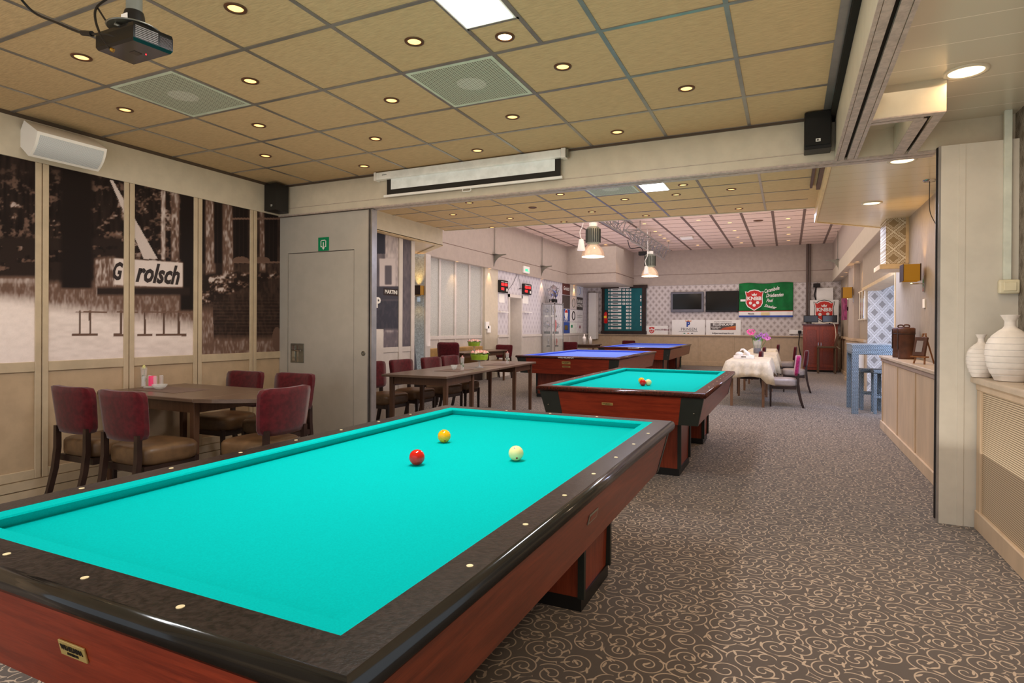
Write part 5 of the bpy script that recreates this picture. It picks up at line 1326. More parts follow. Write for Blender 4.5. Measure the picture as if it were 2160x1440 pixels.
for c_, r_, col, l in spec_:
    y0_, y1_ = cols_[c_], cols_[c_ + 1]; z1_, z0_ = rowz[r_], rowz[r_ + 1]; t = flat_x('sponsor_poster', l, 'poster', y0_, z0_, y1_, z1_, col, SP)
    ym, zm, w_, h_ = (y0_ + y1_) / 2, (z0_ + z1_) / 2, y1_ - y0_, z1_ - z0_
    if (c_, r_) == (0, 0): xt(t, 'Grolsch', w_ * .24, ym, zm, m_white, bold=.003, shear=.2)
    elif (c_, r_) == (2, 1): xt(t, 'BARINK', w_ * .25, ym, zm + h_ * .15, m_white, bold=.004); xt(t, 'ROYAALT', w_ * .22, ym, zm - h_ * .15, m_white, bold=.004)
    elif (c_, r_) == (0, 2):
        MB().lathe([(w_ * .22, 0), (.001, .001)], seg=24).build('globe_white', m_white, t); o = CH(t)[-1]; o.location = (xW + .0125, ym, zm + h_ * .12); o.rotation_euler = (0, PI / 2, 0)
        g = MB(); R0 = w_ * .19; g.prism([(ym - R0 + R0 * 2 * k / 12, zm + h_ * .12 + R0 * .25) if k in (0, 12) else (ym + R0 * math.cos(PI - PI * k / 12), zm + h_ * .12 + R0 * .1 + R0 * .85 * math.sin(PI * k / 12)) for k in range(13)], xW + .0135, xW + .0145, 'x'); g.build('globe_red', m_red, t)
        xt(t, 'pepsi', w_ * .22, ym, zm - h_ * .28, m_white, bold=.002)
    elif (c_, r_) == (2, 0): MB().tube([(xW + .013, ym - .1 + .22 * math.cos(q) * w_, zm + .3 * math.sin(q) * h_) for q in [k * .45 - 1.6 for k in range(8)]], .008).build('blue_swirl', mat('swirl_blue', (50, 110, 190), .5), t)
    elif (c_, r_) in ((1, 1), (1, 2)):
        w_ = min(w_, h_) * 1.1; MB().tube([(xW + .013, ym + w_ * .3 * math.cos(q), zm + w_ * .3 * math.sin(q)) for q in [k * PI / 8 for k in range(17)]], .012 if r_ == 1 else .02).build('round_emblem', m_ink if r_ == 2 else m_steel, t)
    elif (c_, r_) == (2, 2):
        for k in (-.1, .05): xb(t, ym - w_ * .4, zm + h_ * k, ym + w_ * .4, zm + h_ * k + .015, m_steel, 'grey_line')
    elif (c_, r_) == (0, 3): xb(t, ym - w_ * .2, zm - h_ * .2, ym + w_ * .2, zm + h_ * .2, m_gold, 'yellow_crest')
    elif (c_, r_) == (1, 3): xb(t, ym - w_ * .35, zm, ym - w_ * .1, zm + h_ * .25, m_signg, 'green_emblem')
    elif (c_, r_) == (2, 3): xb(t, ym - w_ * .1, zm - h_ * .05, ym + w_ * .15, zm + h_ * .2, mat('mark_brown', (140, 80, 90), .5), 'square_mark')
# bottles
for i, (u, hh) in enumerate(((1232.5, .34), (1245.5, .26))):
    x, y = FY(u, 700, 19.1)[0], 19.1
    t = thing('white_bottle', ('taller white ceramic bottle on the small far table', 'shorter white ceramic bottle on the small far table')[i], 'bottle', (x, y, .7515))
    MB().lathe([(.001, 0), (.055, 0), (.058, hh * .6), (.045, hh * .72), (.018, hh * .80), (.018, hh * .97), (.022, hh), (.001, hh)], seg=20).build('bottle', m_clay, t)

# ================================================================== BACK WALL
def BR(u0, v0, u1, v1, y=YB): x0, z1 = FY(u0, v0, y); x1, z0 = FY(u1, v1, y); return x0, z0, x1, z1
def C1(x, y): return 1220 + x / 5.143, 560 + y / 5.143
def C2(x, y): return 1540 + x / 5.143, 560 + y / 5.143
def yb(t, y, x0, z0, x1, z1, mm, nm, th=.004): return MB().box(x0, y - th, z0, x1, y, z1).build(nm, mm, t)
# scoreboard
x0, z0, x1, z1 = BR(*C1(262, 222), *C1(737, 742)); t = thing('tournament_board', 'large teal tournament board with white name strips in a dark frame', 'scoreboard', (0, 0, 0)); yf = YB - .06
MB().box(x0, yf, z0, x1, YB, z1).build('board', m_teal, t)
w = .11
MB().box(x0 - .03, yf - .04, z1 - w, x1 + .05, yf, z1).box(x0 - .03, yf - .04, z0, x1 + .03, yf, z0 + w).box(x0, yf - .03, z0 + w, x0 + .10, yf, z1 - w).box(x1 - .14, yf - .03, z0 + w, x1, yf, z1 - w).build('frame', m_leg, t)
xh0, zh0, xh1, zh1 = BR(*C1(448, 222), *C1(563, 243)); yb(t, yf - .04, xh0, zh0, xh1, zh1, m_white, 'header_strip')
for i in range(12):
    yy_ = 263 + i * 37.6
    def st(a, b, nm='name_strip', hh=11):
        p = BR(*C1(a, yy_ - hh), *C1(b, yy_ + hh)); yb(t, yf, *p, m_white, nm)
        if b - a > 60: yb(t, yf - .004, p[0] + .08, (p[1] + p[3]) / 2 - .012, p[2] - .12, (p[1] + p[3]) / 2 + .012, m_ink, 'name_print', .002)
        else: yb(t, yf - .004, (p[0] + p[2]) / 2 - .012, p[1] + .025, (p[0] + p[2]) / 2 + .012, p[3] - .025, m_ink, 'number_print', .002)
    st(354, 470); st(330, 344, 'number_strip')
    if i < 5: st(483, 512, 'number_strip')
    st(522, 550, 'number_strip'); st(560, 577, 'number_strip')
    if i in (2, 3, 5, 6, 7, 8, 9, 10): st(674, 688, 'number_strip', 12)
# televisions
for i, (a, b, c_, d) in enumerate(((1008, 290, 1362, 505), (1385, 280, 1740, 502))):
    x0, z0, x1, z1 = BR(*C1(a, b), *C1(c_, d)); t = thing('television', ('black television with grey bezel, left of the pair on the back wall', 'thin bezel black television beside the green banner')[i], 'television', (0, 0, 0))
    MB().box(x0, YB - .10, z0, x1, YB - .02, z1, .015, 1).build('bezel', mat('tv_bezel_%d' % i, ((104, 104, 112), (24, 24, 26))[i], .3), t)
    m_ = .07 if i == 0 else .03; MB().box(x0 + m_, YB - .105, z0 + m_ + .03, x1 - m_, YB - .10, z1 - m_).build('screen', m_blackg, t)
    MB().box((x0 + x1) / 2 - .2, YB - .02, (z0 + z1) / 2 - .2, (x0 + x1) / 2 + .2, YB, (z0 + z1) / 2 + .2).build('wall_mount', m_black, t)
def shield(t, cx, cz, w, y, mm, nm='shield', k=1.0):
    h = w * 1.15; pr = [(-.5, .42), (-.36, .38), (-.24, .46), (0, .50), (.24, .46), (.36, .38), (.5, .42), (.44, .15), (.46, -.18), (.36, -.36), (0, -.56), (-.36, -.36), (-.46, -.18), (-.44, .15)]
    MB().prism([(cx + a * w * k, cz + b * h * k) for a, b in pr], y - .003, y, 'y').build(nm, mm, t)
def knbb(t, cx, cz, w, y, red=m_red):
    shield(t, cx, cz, w, y, m_white, 'shield_border', 1.10); shield(t, cx, cz, w, y - .003, red, 'shield')
    MB().text('KNBB', w * .31, face_y(cx, y - .0075, cz + w * .06), bold=w * .012, sx=1.05).build('shield_lettering', m_white, t, recalc=False)
    for dx, dz in ((-.22, -.22), (.20, -.20), (0, -.36)):
        R = [(cx + dx * w + .095 * w * math.cos(k * PI / 8), cz + dz * w + .095 * w * math.sin(k * PI / 8)) for k in range(16)]; MB().prism(R, y - .0085, y - .006, 'y').build('shield_ball', m_white, t)
    MB().prism([(cx - .13 * w, cz + .24 * w), (cx + .13 * w, cz + .24 * w), (cx + .16 * w, cz + .38 * w), (cx + .07 * w, cz + .31 * w), (cx, cz + .42 * w), (cx - .07 * w, cz + .31 * w), (cx - .16 * w, cz + .38 * w)], y - .0085, y - .006, 'y').build('shield_crown', m_white, t)
# posters on the rail
yp_ = YB - .03
x0, z0, x1, z1 = BR(*C1(738, 652), *C1(972, 750)); t = thing('poster', 'small white sign with red shield and web address', 'poster', (0, 0, 0)); yb(t, YB - .012, x0, z0, x1, z1, m_white, 'sheet', .015)
knbb(t, x0 + .20, (z0 + z1) / 2 + .01, .20, YB - .028); MB().text('www.KNBB.nl', .085, face_y(x0 + .56, YB - .029, (z0 + z1) / 2 + .02), bold=.002).build('poster_lettering', mat('wine_ink', (120, 30, 50), .5), t, recalc=False)
x0, z0, x1, z1 = BR(*C1(1017, 587), *C1(1374, 754)); t = thing('poster', 'white poster lettered Prinsen with a crowned blue letter', 'poster', (0, 0, 0)); yb(t, YB - .012, x0, z0, x1, z1, m_white, 'sheet', .015)
xm = (x0 + x1) / 2; hz_ = z1 - z0; yy_ = YB - .029; m_gr = mat('print_grey', (90, 84, 84), .5); m_bl = mat('print_blue', (30, 70, 160), .5); m_or = mat('print_orange', (214, 120, 40), .5)
MB().text('PRINSEN', hz_ * .25, face_y(xm + .02, yy_, z0 + hz_ * .37), sx=1.05).build('poster_lettering', m_gr, t, recalc=False)
MB().text('p', hz_ * .46, face_y(xm, yy_, z0 + hz_ * .80), bold=.012).build('blue_initial', m_bl, t, recalc=False)
MB().prism([(xm - .09, z0 + hz_ * .88), (xm + .09, z0 + hz_ * .88), (xm + .11, z0 + hz_ * .96), (xm + .05, z0 + hz_ * .92), (xm, z0 + hz_ * .97), (xm - .05, z0 + hz_ * .92), (xm - .11, z0 + hz_ * .96)], yy_ - .002, yy_, 'y').build('crown', m_or, t)
yb(t, yy_, xm - .32, z0 + hz_ * .215, xm + .32, z0 + hz_ * .235, m_gr, 'fine_print', .002)
for k, cc in ((-.13, m_signg), (0, m_or), (.13, m_gr)): yb(t, yy_, xm + k - .03, z0 + hz_ * .08, xm + k + .03, z0 + hz_ * .13, cc, 'colour_square', .002)
x0, z0, x1, z1 = BR(*C1(1387, 590), *C1(1762, 760)); t = thing('poster', 'white poster of the billiard club Ellenkamp Haarlo', 'poster', (0, 0, 0)); yb(t, YB - .012, x0, z0, x1, z1, m_white, 'sheet', .015)
w_ = x1 - x0; h_ = z1 - z0; lx, lz = x0 + w_ * .13, z0 + h_ * .36
yb(t, yy_, lx, lz, x1 - w_ * .14, z0 + h_ * .80, mat('print_brown', (92, 84, 80), .5), 'logo_block', .002)
MB().prism([(lx + w_ * .28, lz), (lx + w_ * .36, lz + h_ * .12), (lx + w_ * .52, lz + h_ * .20), (x1 - w_ * .14, lz + h_ * .14), (x1 - w_ * .14, lz)], yy_ - .004, yy_ - .002, 'y').build('red_hill', mat('print_redbrown', (196, 84, 50), .5), t)
MB().prism([(lx + w_ * .34, lz + h_ * .12), (lx + w_ * .55, lz + h_ * .21), (x1 - w_ * .14, lz + h_ * .26), (x1 - w_ * .14, lz + h_ * .15), (lx + w_ * .5, lz + h_ * .17)], yy_ - .006, yy_ - .004, 'y').build('orange_hill', m_or, t)
MB().text('ELLENKAMP', h_ * .21, face_y(x0 + w_ * .495, yy_ - .007, z0 + h_ * .70), bold=.003, sx=1.12).build('poster_lettering', m_white, t, recalc=False)
MB().text('HAARLO', h_ * .11, face_y(x0 + w_ * .29, yy_ - .007, z0 + h_ * .53), bold=.002, sx=1.3).build('poster_lettering', m_white, t, recalc=False)
MB().text('SINDS 1988', h_ * .075, face_y(x0 + w_ * .27, yy_ - .007, z0 + h_ * .43), bold=.001).build('poster_lettering', m_white, t, recalc=False)
MB().text('BILJARTVERENIGING', h_ * .085, face_y(x0 + w_ * .49, yy_ - .002, z0 + h_ * .88), sx=1.4).build('poster_lettering', m_gr, t, recalc=False)
MB().text('biljartenhaarlo.nl', h_ * .13, face_y(x0 + w_ * .49, yy_ - .002, z0 + h_ * .14), bold=.002, sx=1.5).build('poster_lettering', m_gr, t, recalc=False)
# green banner, gently rippled cloth
x0, z0, x1, z1 = BR(*C2(100, 198), *C2(682, 558)); t = thing('club_banner', 'green cloth banner with red KNBB shield and script lettering', 'banner', (0, 0, 0))
def bsheet(za, zb2, mm, nm):
    g = MB(); nx, nz = 60, 14; vs = []; fs = []
    for j in range(nz + 1):
        for i in range(nx + 1):
            x = x0 + (x1 - x0) * i / nx; z = za + (zb2 - za) * j / nz
            vs.append((x, YB - .07 - .012 * math.sin(x * 9) * math.sin(x * 3.1 + z * 2.2) - .008 * math.sin(x * 21 + z * 5), z + .02 * math.sin((x - x0) / (x1 - x0) * PI * 3) * (1 if zb2 == z1 and j == nz else 0)))
    for j in range(nz):
        for i in range(nx): fs.append((j * (nx + 1) + i, j * (nx + 1) + i + 1, (j + 1) * (nx + 1) + i + 1, (j + 1) * (nx + 1) + i))
    g._add(vs, fs, True); o = g.build(nm, mm, t, recalc=False); o.modifiers.new('th', 'SOLIDIFY').thickness = .004; return o
H_ = z1 - z0
bsheet(z0 + H_ * .185, z1, m_green, 'green_cloth'); bsheet(z0 + H_ * .165, z0 + H_ * .185, m_red, 'red_stripe'); bsheet(z0 + H_ * .05, z0 + H_ * .165, m_white, 'white_stripe'); bsheet(z0, z0 + H_ * .05, m_bl, 'blue_stripe')
ys2 = YB - .10; kx, kz = FY(*C2(262, 368), ys2); knbb(t, kx, kz, .53, ys2)
for s_, a0, a1, b0, b1, rot in (('Carambole', 370, 538, 238, 278, .24), ('Driebanden', 388, 580, 300, 338, .06), ('Pool', 393, 470, 358, 396, 0), ('Snooker', 372, 506, 426, 460, -.24)):
    xa, za = FY(*C2(a0, b0), ys2); xb_, zb3 = FY(*C2(a1, b1), ys2)
    fit(s_, xb_ - xa, (za - zb3), face_y((xa + xb_) / 2, ys2, (za + zb3) / 2) @ Matrix.Rotation(rot, 4, 'Z'), bold=.02, shear=.5).build('banner_lettering', m_white, t, recalc=False)
x, z = FY(*C2(228, 522), ys2 + .01); MB().text('Simonis', .06, face_y(x, ys2, z), bold=.002).build('sponsor_print', m_ink, t, recalc=False)
x, z = FY(*C2(382, 522), ys2 + .01); MB().box(x - .13, ys2, z - .05, x + .13, ys2 + .002, z + .05).build('sponsor_patch', mat('patch_cream', (226, 206, 150), .6), t)
x, z = FY(*C2(140, 378), ys2); MB().box(x - .08, ys2, z - .035, x + .08, ys2 + .002, z + .035).build('cloth_label', m_white, t)
# fire extinguisher, tall white radiator
x0, z0, x1, z1 = BR(*C1(266, 490), *C1(314, 628), YB - .5); t = thing('fire_extinguisher', 'red fire extinguisher hanging left of the tournament board', 'fire extinguisher', ((x0 + x1) / 2, YB - .42, z0))
h_ = z1 - z0; r_ = (x1 - x0) / 2 * .8
MB().lathe([(.001, 0), (r_, .02), (r_, h_ * .78), (r_ * .5, h_ * .9), (r_ * .25, h_ * .95), (.001, h_ * .95)], seg=20).build('cylinder', m_red, t)
MB().box(-r_ * .7, -r_ - .004, h_ * .42, r_ * .7, -r_ * .7, h_ * .6).build('label', mat('label_yellow', (240, 200, 50), .5), t)
MB().tube([(0, 0, h_ * .93), (0, -.03, h_ * 1.02), (r_ * 1.1, -.03, h_ * .98), (r_ * 1.15, -.02, h_ * .45)], .02).build('hose', m_black, t)
MB().box(-.02, r_ * .8, h_ * .6, .02, .335, h_ * .66).build('wall_bracket', m_black, t)
x0, z0, x1, z1 = BR(*C1(95, 295), *C1(215, 800), YB - .1); x0 = max(x0, -6.80); t = thing('radiator', 'tall flat white radiator in the back left corner', 'radiator', (0, 0, 0))
MB().box(x0, YB - .14, z0, x1 - .08, YB - .06, z1, .006, 1).build('panel', m_white, t); MB().box(x1 - .08, YB - .13, z0 + .02, x1, YB - .07, z1 - .02).build('side_grille', m_wood_w, t)
MB().box(x0 + .1, YB - .06, z1 - .3, x0 + .2, YB - .002, z1 - .2).build('bracket', m_white, t)
# pipes
for i, (u, top) in enumerate(((1702.5, 516), (1708, 514))):
    x = FY(u, 600, YB - .1)[0]; o = MB().tube([(x, YB - .1, 1.5 if i else 1.48), (x, YB - .1, zf - .01)], .035 - .01 * i).build('ceiling_pipe', mat('pipe_brown', (96, 82, 76), .5)); tag(o, ('thicker brown pipe running up the back wall', 'thin brown pipe beside the thicker one on the back wall')[i], 'pipe')
# cupboard, monitors, boards
t = thing('cupboard', 'tall reddish cherry cupboard with two doors in the far right corner', 'cupboard', (0, 0, 0)); cy = 20.25
cx0, cx1 = FY(1692, 700, cy)[0], FY(1769.5, 700, cy)[0]; ct = FY(1700, 683, cy)[1]
MB().box(cx0 + .03, cy, .06, cx1 - .03, cy + .6, ct - .04).build('carcass', m_cherryz, t); MB().box(cx0, cy - .04, ct - .04, cx1, cy + .62, ct, .006, 1).build('top', m_rail2, t)
cm = FY(1729, 700, cy)[0]
for a, b, hs in ((cx0 + .05, cm - .006, 1), (cm + .006, cx1 - .05, -1)):
    d = MB().box(a, cy - .02, .14, b, cy, ct - .08).build('door', m_cherryz, t)
    MB().box(a + .08, cy - .026, .24, b - .08, cy - .02, ct - .18, .004, 1).build('door_panel', m_cherry, d)
    hx = (b - .03) if hs == 1 else (a + .03); MB().box(hx - .008, cy - .045, ct * .55, hx + .008, cy - .02, ct * .55 + .09).build('door_handle', m_chrome, d)
MB().box(cx0 + .05, cy - .01, 0, cx1 - .05, cy + .5, .06).build('plinth', m_dark, t)
for i, (a, b, c_, d) in enumerate(((797, 540, 957, 628), (998, 538, 1163, 628))):
    x0, z1 = FY(*C2(a, b), cy + .2); x1, _ = FY(*C2(c_, d), cy + .2)
    t = thing('monitor', ('small flat monitor at the left on the cherry cupboard', 'small flat monitor at the right on the cherry cupboard')[i], 'monitor', (0, 0, 0))
    MB().box(x0, cy + .18, ct + .05, x1, cy + .22, z1, .008, 1).build('bezel', m_black, t); MB().box(x0 + .02, cy + .175, ct + .07, x1 - .02, cy + .18, z1 - .02).build('screen', mat('screen_grey', (60, 62, 66), .15), t)
    MB().box((x0 + x1) / 2 - .1, cy + .12, ct + .001, (x0 + x1) / 2 + .1, cy + .3, ct + .012).box((x0 + x1) / 2 - .02, cy + .2, ct, (x0 + x1) / 2 + .02, cy + .23, ct + .1).build('stand', m_black, t)
x0, z1 = FY(*C2(868, 375), YB - .2); x1 = FY(*C2(1178, 375), YB - .2)[0]
t = thing('sign_board', 'white board with a large red KNBB shield standing behind the monitors', 'sign', (0, 0, 0))
MB().box(x0, YB - .22, ct + .002, x1, YB - .2, z1).build('board', m_white, t); kx, kz = FY(*C2(1020, 490), YB - .23); 
shield(t, kx, kz, .52, YB - .222, m_ink, 'shield_outline', 1.17); knbb(t, kx, kz, .52, YB - .226, mat('sign_red', (204, 52, 40), .5))
MB().box(x0 + .05, YB - .2, 0, x0 + .10, YB - .17, 1.6).build('support', m_white, t)
x0, z1 = FY(*C2(940, 243), YB - .1); x1, z0 = FY(*C2(1118, 375), YB - .1); o = MB().box(x0, YB - .12, z0 - .1, x1, YB - .005, z1).build('wall_cabinet', m_white); tag(o, 'plain white box on the wall above the shield board', 'box')
x, z = FY(*C2(940, 215), YB - .15); t = thing('camera', 'small black camera with cables above the white box', 'camera', (x, YB - .15, z)); MB().box(-.10, -.15, -.06, .10, .05, .06, .01, 1).build('body', m_black, t); MB().box(-.02, .05, -.02, .02, .15, .02).build('bracket', m_black, t); MB().tube([(0, .1, 0), (-.05, .12, -.3), (.02, .12, -.6), (-.03, .1, -.8)], .02).build('cable', m_black, t)
g = MB().tube([(cm - .2, cy + .1, ct + .02), (cm + .1, cy - .03, ct + .03), (cx1 - .15, cy - .05, ct + .02), (cx1 - .08, cy - .06, ct - .3), (cx1 - .1, cy - .06, ct - .6), (cx1 + .03, cy - .04, ct - .75)], .012); o = g.build('cable', m_wring); tag(o, 'cream cable hanging over the right edge of the cherry cupboard', 'cable')
x, z = FY(1676, 700, YB - .03); t = thing('wall_socket', 'row of white sockets with black plugs left of the cherry cupboard', 'socket', (x, YB, z)); MB().box(-.16, -.05, -.07, .28, 0, .07, .01, 1).build('socket_plate', m_white, t); MB().box(.10, -.10, -.05, .20, -.05, .05).build('plug', m_black, t); MB().tube([(.15, -.1, 0), (.12, -.12, -.4), (.2, -.1, -.9)], .014).build('plug_cable', m_black, t)

# woven stool by the cupboard
def stool(label, x, y, rz, mm, back=True, w=.42, h=.74, group=None):
    t = thing('bar_stool', label, 'stool', (x, y, 0), rz, group)
    MB().box(-w / 2, -w / 2, h - .06, w / 2, w / 2, h, .012, 2).build('seat', mm, t)
    for sx in (-1, 1):
        for sy in (-1, 1): MB().box(sx * (w / 2 - .03) - .022, sy * (w / 2 - .03) - .022, 0, sx * (w / 2 - .03) + .022, sy * (w / 2 - .03) + .022, h - .06).build('leg', mm, t)
    for sy in (-1, 1): MB().box(-w / 2 + .05, sy * (w / 2 - .03) - .015, .25, w / 2 - .05, sy * (w / 2 - .03) + .015, .28).build('foot_rail', mm, t)
    if back:
        g = MB(); g.rings([[(-w / 2, w / 2 - .05, h), (w / 2, w / 2 - .05, h), (w / 2, w / 2, h), (-w / 2, w / 2, h)], [(-w / 2, w / 2 + .03, h + .36), (w / 2, w / 2 + .03, h + .36), (w / 2, w / 2 + .07, h + .36), (-w / 2, w / 2 + .07, h + .36)]], sm=False); g.build('backrest', mm, t)
    return t
m_wb = weave('brown_woven', (70, 54, 40), (110, 88, 66), .035); m_wk = weave('daylit_black_rattan', (30, 40, 48), (158, 176, 186), .026)  # bluish daylight on the black rattan put into its pale strand colour
stool('brown woven bar stool standing before the cherry cupboard', 1.02, 19.75, -PI / 2, m_wb, w=.50, h=.80)
# rattan bar table with glass top and stools
t = thing('bar_table', 'black rattan bar table lit by daylight, beside the tan cabinet end', 'bar table', (0, 0, 0))
bx0, by0, by1, bz = .885, 10.42, 11.35, 1.06
MB().box(bx0, by0, bz - .15, 1.50 + .35, by1, bz, .006, 1).build('top_frame', m_wk, t); MB().box(bx0 - .01, by0 - .01, bz, 1.86, by1 + .01, bz + .008).build('glass_top', m_crystal, t)
for x, y in ((bx0, by0), (bx0, by1 - .09), (1.76, by0), (1.76, by1 - .09)): MB().box(x, y, 0, x + .09, y + .09, bz - .15).build('leg', m_wk, t)
Gs = 'rattan stools pushed under the bar table'
stool('rattan stool under the bar table, nearest the tan cabinet', 1.36, 10.72, PI, m_wk, False, w=.36, h=.68, group=Gs)
stool('rattan stool under the bar table, behind the first one', 1.20, 11.15, 0, m_wk, False, w=.30, h=.66, group=Gs)

# truss and high bay pendants
def truss(x, y0, y1, z, label, w=.25):
    t = thing('lighting_truss', label, 'truss', (x, y0, z)); L = y1 - y0
    ch = [(-w / 2, 0), (w / 2, 0), (0, -w * .85)]
    for a, b in ch: MB().tube([(a, 0, b), (a, L, b)], .025).build('chord', m_alu, t)
    n = int(L / .45); g = MB()
    for i in range(n):
        y = L * i / n; y2 = L * (i + 1) / n; ym = (y + y2) / 2
        for a, b in ((0, 2), (1, 2), (0, 1)): g.tube([(ch[a][0], y, ch[a][1]), (ch[b][0], ym, ch[b][1]), (ch[a][0], y2, ch[a][1])], .010, 5)
    g.build('lattice', m_alu, t)['kind'] = 'stuff'
    for y in (.3, L - .3): MB().tube([(w / 2, y, 0), (w / 2, y, zf - z)], .012).build('hanger', m_alu, t)
a_, b_ = FZ(1338, 489, 3.72), FZ(1396, 534, 3.72); truss((a_[0] + b_[0]) / 2, a_[1], b_[1], 3.80, 'aluminium lighting truss, longer piece over the far tables', .34)
a_ = FZ(1312, 478, 3.72); truss(a_[0] + .08, a_[1] - 2.2, a_[1], 3.80, 'short aluminium truss piece nearer the middle ceiling edge', .34)
def highbay(u, vb, y, label, s=1.0):
    x, z = FY(u, vb, y); t = thing('high_bay_lamp', label, 'pendant lamp', (x, y, z)); t.scale = (s, s, s)
    ms, nt_, b_ = (MATS['bay_shade'], None, None) if 'bay_shade' in MATS else newmat('bay_shade')
    if nt_: b_.inputs['Base Color'].default_value = srgb((190, 164, 146)); b_.inputs['Metallic'].default_value = .6; b_.inputs['Roughness'].default_value = .15; b_.inputs['Alpha'].default_value = .72; b_.inputs['Emission Color'].default_value = srgb((255, 226, 190)); b_.inputs['Emission Strength'].default_value = .03
    MB().lathe([(.25, 0), (.25, .03), (.235, .10), (.19, .19), (.12, .26), (.10, .28)], seg=32, cap=False).build('reflector', ms, t)
    MB().lathe([(.24, .012), (.12, .03), (.001, .05)], seg=28, cap=False).build('lamp_glow', mat('bay_glow', (255, 250, 235), .5, emit=8, ecol=(255, 244, 220)), t)
    MB().lathe([(.10, .28), (.15, .31), (.15, .60), (.12, .65), (.001, .65)], seg=24).build('driver_housing', mat('housing_grey', (120, 124, 112), .5), t)
    g = MB()
    for k in range(20):
        q = 2 * PI * k / 20; g.box(-.006 + .156 * math.cos(q), -.006 + .156 * math.sin(q), .31, .006 + .156 * math.cos(q), .006 + .156 * math.sin(q), .60)
    g.build('cooling_fins', m_darkgreen, t)['kind'] = 'stuff'
    MB().lathe([(.09, .65), (.09, .74), (.001, .74)], seg=20).build('cap', m_white, t)
    MB().tube([(0, 0, .74), (0, 0, (zf - z) / s)], .01).build('suspension_wire', m_steel, t)
    spot('high_bay_beam', (x, y, z + .0), 60 * s, (255, 240, 215), 120, rad=.12)
highbay(1251, 542, 12.4, 'nearer high bay pendant lamp with ribbed housing and clear reflector')
highbay(1371, 583, 17.0, 'farther high bay pendant lamp over the last blue table', .97)
def cone(u, v0, v1, y, label):
    x, z0 = FY(u, v1, y); z1 = FY(u, v0, y)[1]; h = z1 - z0; t = thing('cone_lamp', label, 'pendant lamp', (x, y, z0))
    MB().lathe([(h * .36, 0), (h * .34, .02), (h * .20, h * .96), (h * .05, h), (.001, h)], seg=24).build('cone_shade', m_white, t)
    MB().tube([(0, 0, h), (-.03, 0, h + .15), (.04, 0, h + .35), (.02, 0, zf - z0)], .008).build('cord', m_white, t)
cone(1226, 504, 528, 12.0, 'small white cone pendant left of the nearer high bay lamp')
cone(1363, 561, 577, 16.5, 'small white cone pendant in front of the farther high bay lamp')
x, y = FZ(1449, 499, zf); t = thing('ceiling_unit', 'small white emergency unit on the far ceiling', 'ceiling unit', (x, y, zf)); MB().box(-.18, -.18, -.07, .18, .18, 0, .02, 2).build('housing', m_white, t)
x, y = FZ(1599.5, 465, zf); o = MB().lathe([(.12, -.004), (.10, -.012), (.001, -.012)], (x, y, zf), 24).build('ceiling_grille', m_bronze); tag(o, 'flat dark round grille in the far ceiling', 'ceiling vent')
x, y = FZ(1357, 531, zf - .35); t = thing('stage_camera', 'small black camera on a looped cable under the truss', 'camera', (x, y, zf - .4)); MB().box(-.14, -.08, -.06, .14, .08, .06, .01, 1).build('body', m_black, t); MB().tube([(0, 0, .06), (-.1, 0, .2), (-.35, -.2, .15), (-.4, -.4, .38)], .012).build('cable', m_black, t)

# ================================================================== RIGHT SIDE
zt = FX(1964, 765, 1.10)[1]
ca0, ca1 = 5.06, 9.08; ctop = FX(1765 + 0, 740, 1.10)[1] if False else .955
t = thing('long_cabinet', 'long tan cabinet with plank doors and thick worktop behind the partition column', 'cabinet', (0, 0, 0))
MB().box(1.115, ca0, .0, 1.345, ca1, ctop - .04).build('carcass', m_wainr, t)
MB().box(1.085, ca0 - .01, ctop - .035, 1.35, ca1 + .06, ctop, .008, 2).build('worktop', mat('worktop_beige', (196, 178, 156), .35), t)
MB().box(1.10, ca0, ctop - .075, 1.34, ca1 + .02, ctop - .035, .004, 1).build('moulding', mat('moulding_mauve', (168, 146, 134), .4), t)
MB().box(1.095, ca0, 0, 1.115, ca1 + .015, .11, .005, 1).build('skirting', m_wainr, t)
for y in (5.80, 6.833, 7.865, 9.0): MB().box(1.105, y - .025, .11, 1.115, y + .025, ctop - .075, .002, 1).build('stile', m_wainr, t)
# leather canisters, photo easel
cp = [FZ(1893.5, 737, ctop), FZ(1910, 743, ctop)]
for i, (u, vt, w_) in enumerate(((1897, 679, .10), (1912, 679, .15))):
    y = (FX(1899.5, 740, 1.235)[0], FX(1912, 743, 1.235)[0])[i]; x = 1.235; t = thing('leather_canister', ('slim brown leather canister behind the wider one', 'wide brown leather canister with a stitched lid on the long cabinet')[i], 'canister', (x, y, ctop + .001), 0, 'leather canisters on the long cabinet'); h = .36
    r = .082
    MB().lathe([(.001, 0), (r, 0), (r + .002, .02), (r, .03), (r, h * .80), (r + .004, h * .81), (r + .004, h * .97), (r - .01, h), (.001, h)], seg=28).build('body', m_book, t)
    MB().lathe([(r + .001, h * .785), (r + .006, h * .79), (r + .006, h * .805), (r + .001, h * .81)], seg=28, cap=False).build('lid_band', m_leg, t)
    MB().box(-.03, -.012, h, .03, .012, h + .012).tube([(-.03, 0, h + .01), (-.02, 0, h + .03), (.02, 0, h + .03), (.03, 0, h + .01)], .008).build('handle', m_book, t)
    MB().box(-r - .008, -.015, h * .3, -r + .001, .015, h * .95).build('strap', m_leg, t)
t = thing('photo_easel', 'small wooden easel holding a dark framed photo', 'picture stand', (1.22, FX(1950, 752, 1.22)[0], ctop + .001), -.95); t.scale = (1.25,) * 3
MB().tube([(-.05, -.05, 0), (-.01, .0, .24)], .009, 4).tube([(.05, -.05, 0), (.01, 0, .24)], .009, 4).build('front_legs', wood('easel_wood', (120, 76, 44), (150, 100, 60), 2), t)
MB().tube([(0, .09, .0), (0, .005, .24)], .008, 4).build('rear_leg', MATS['easel_wood'], t)
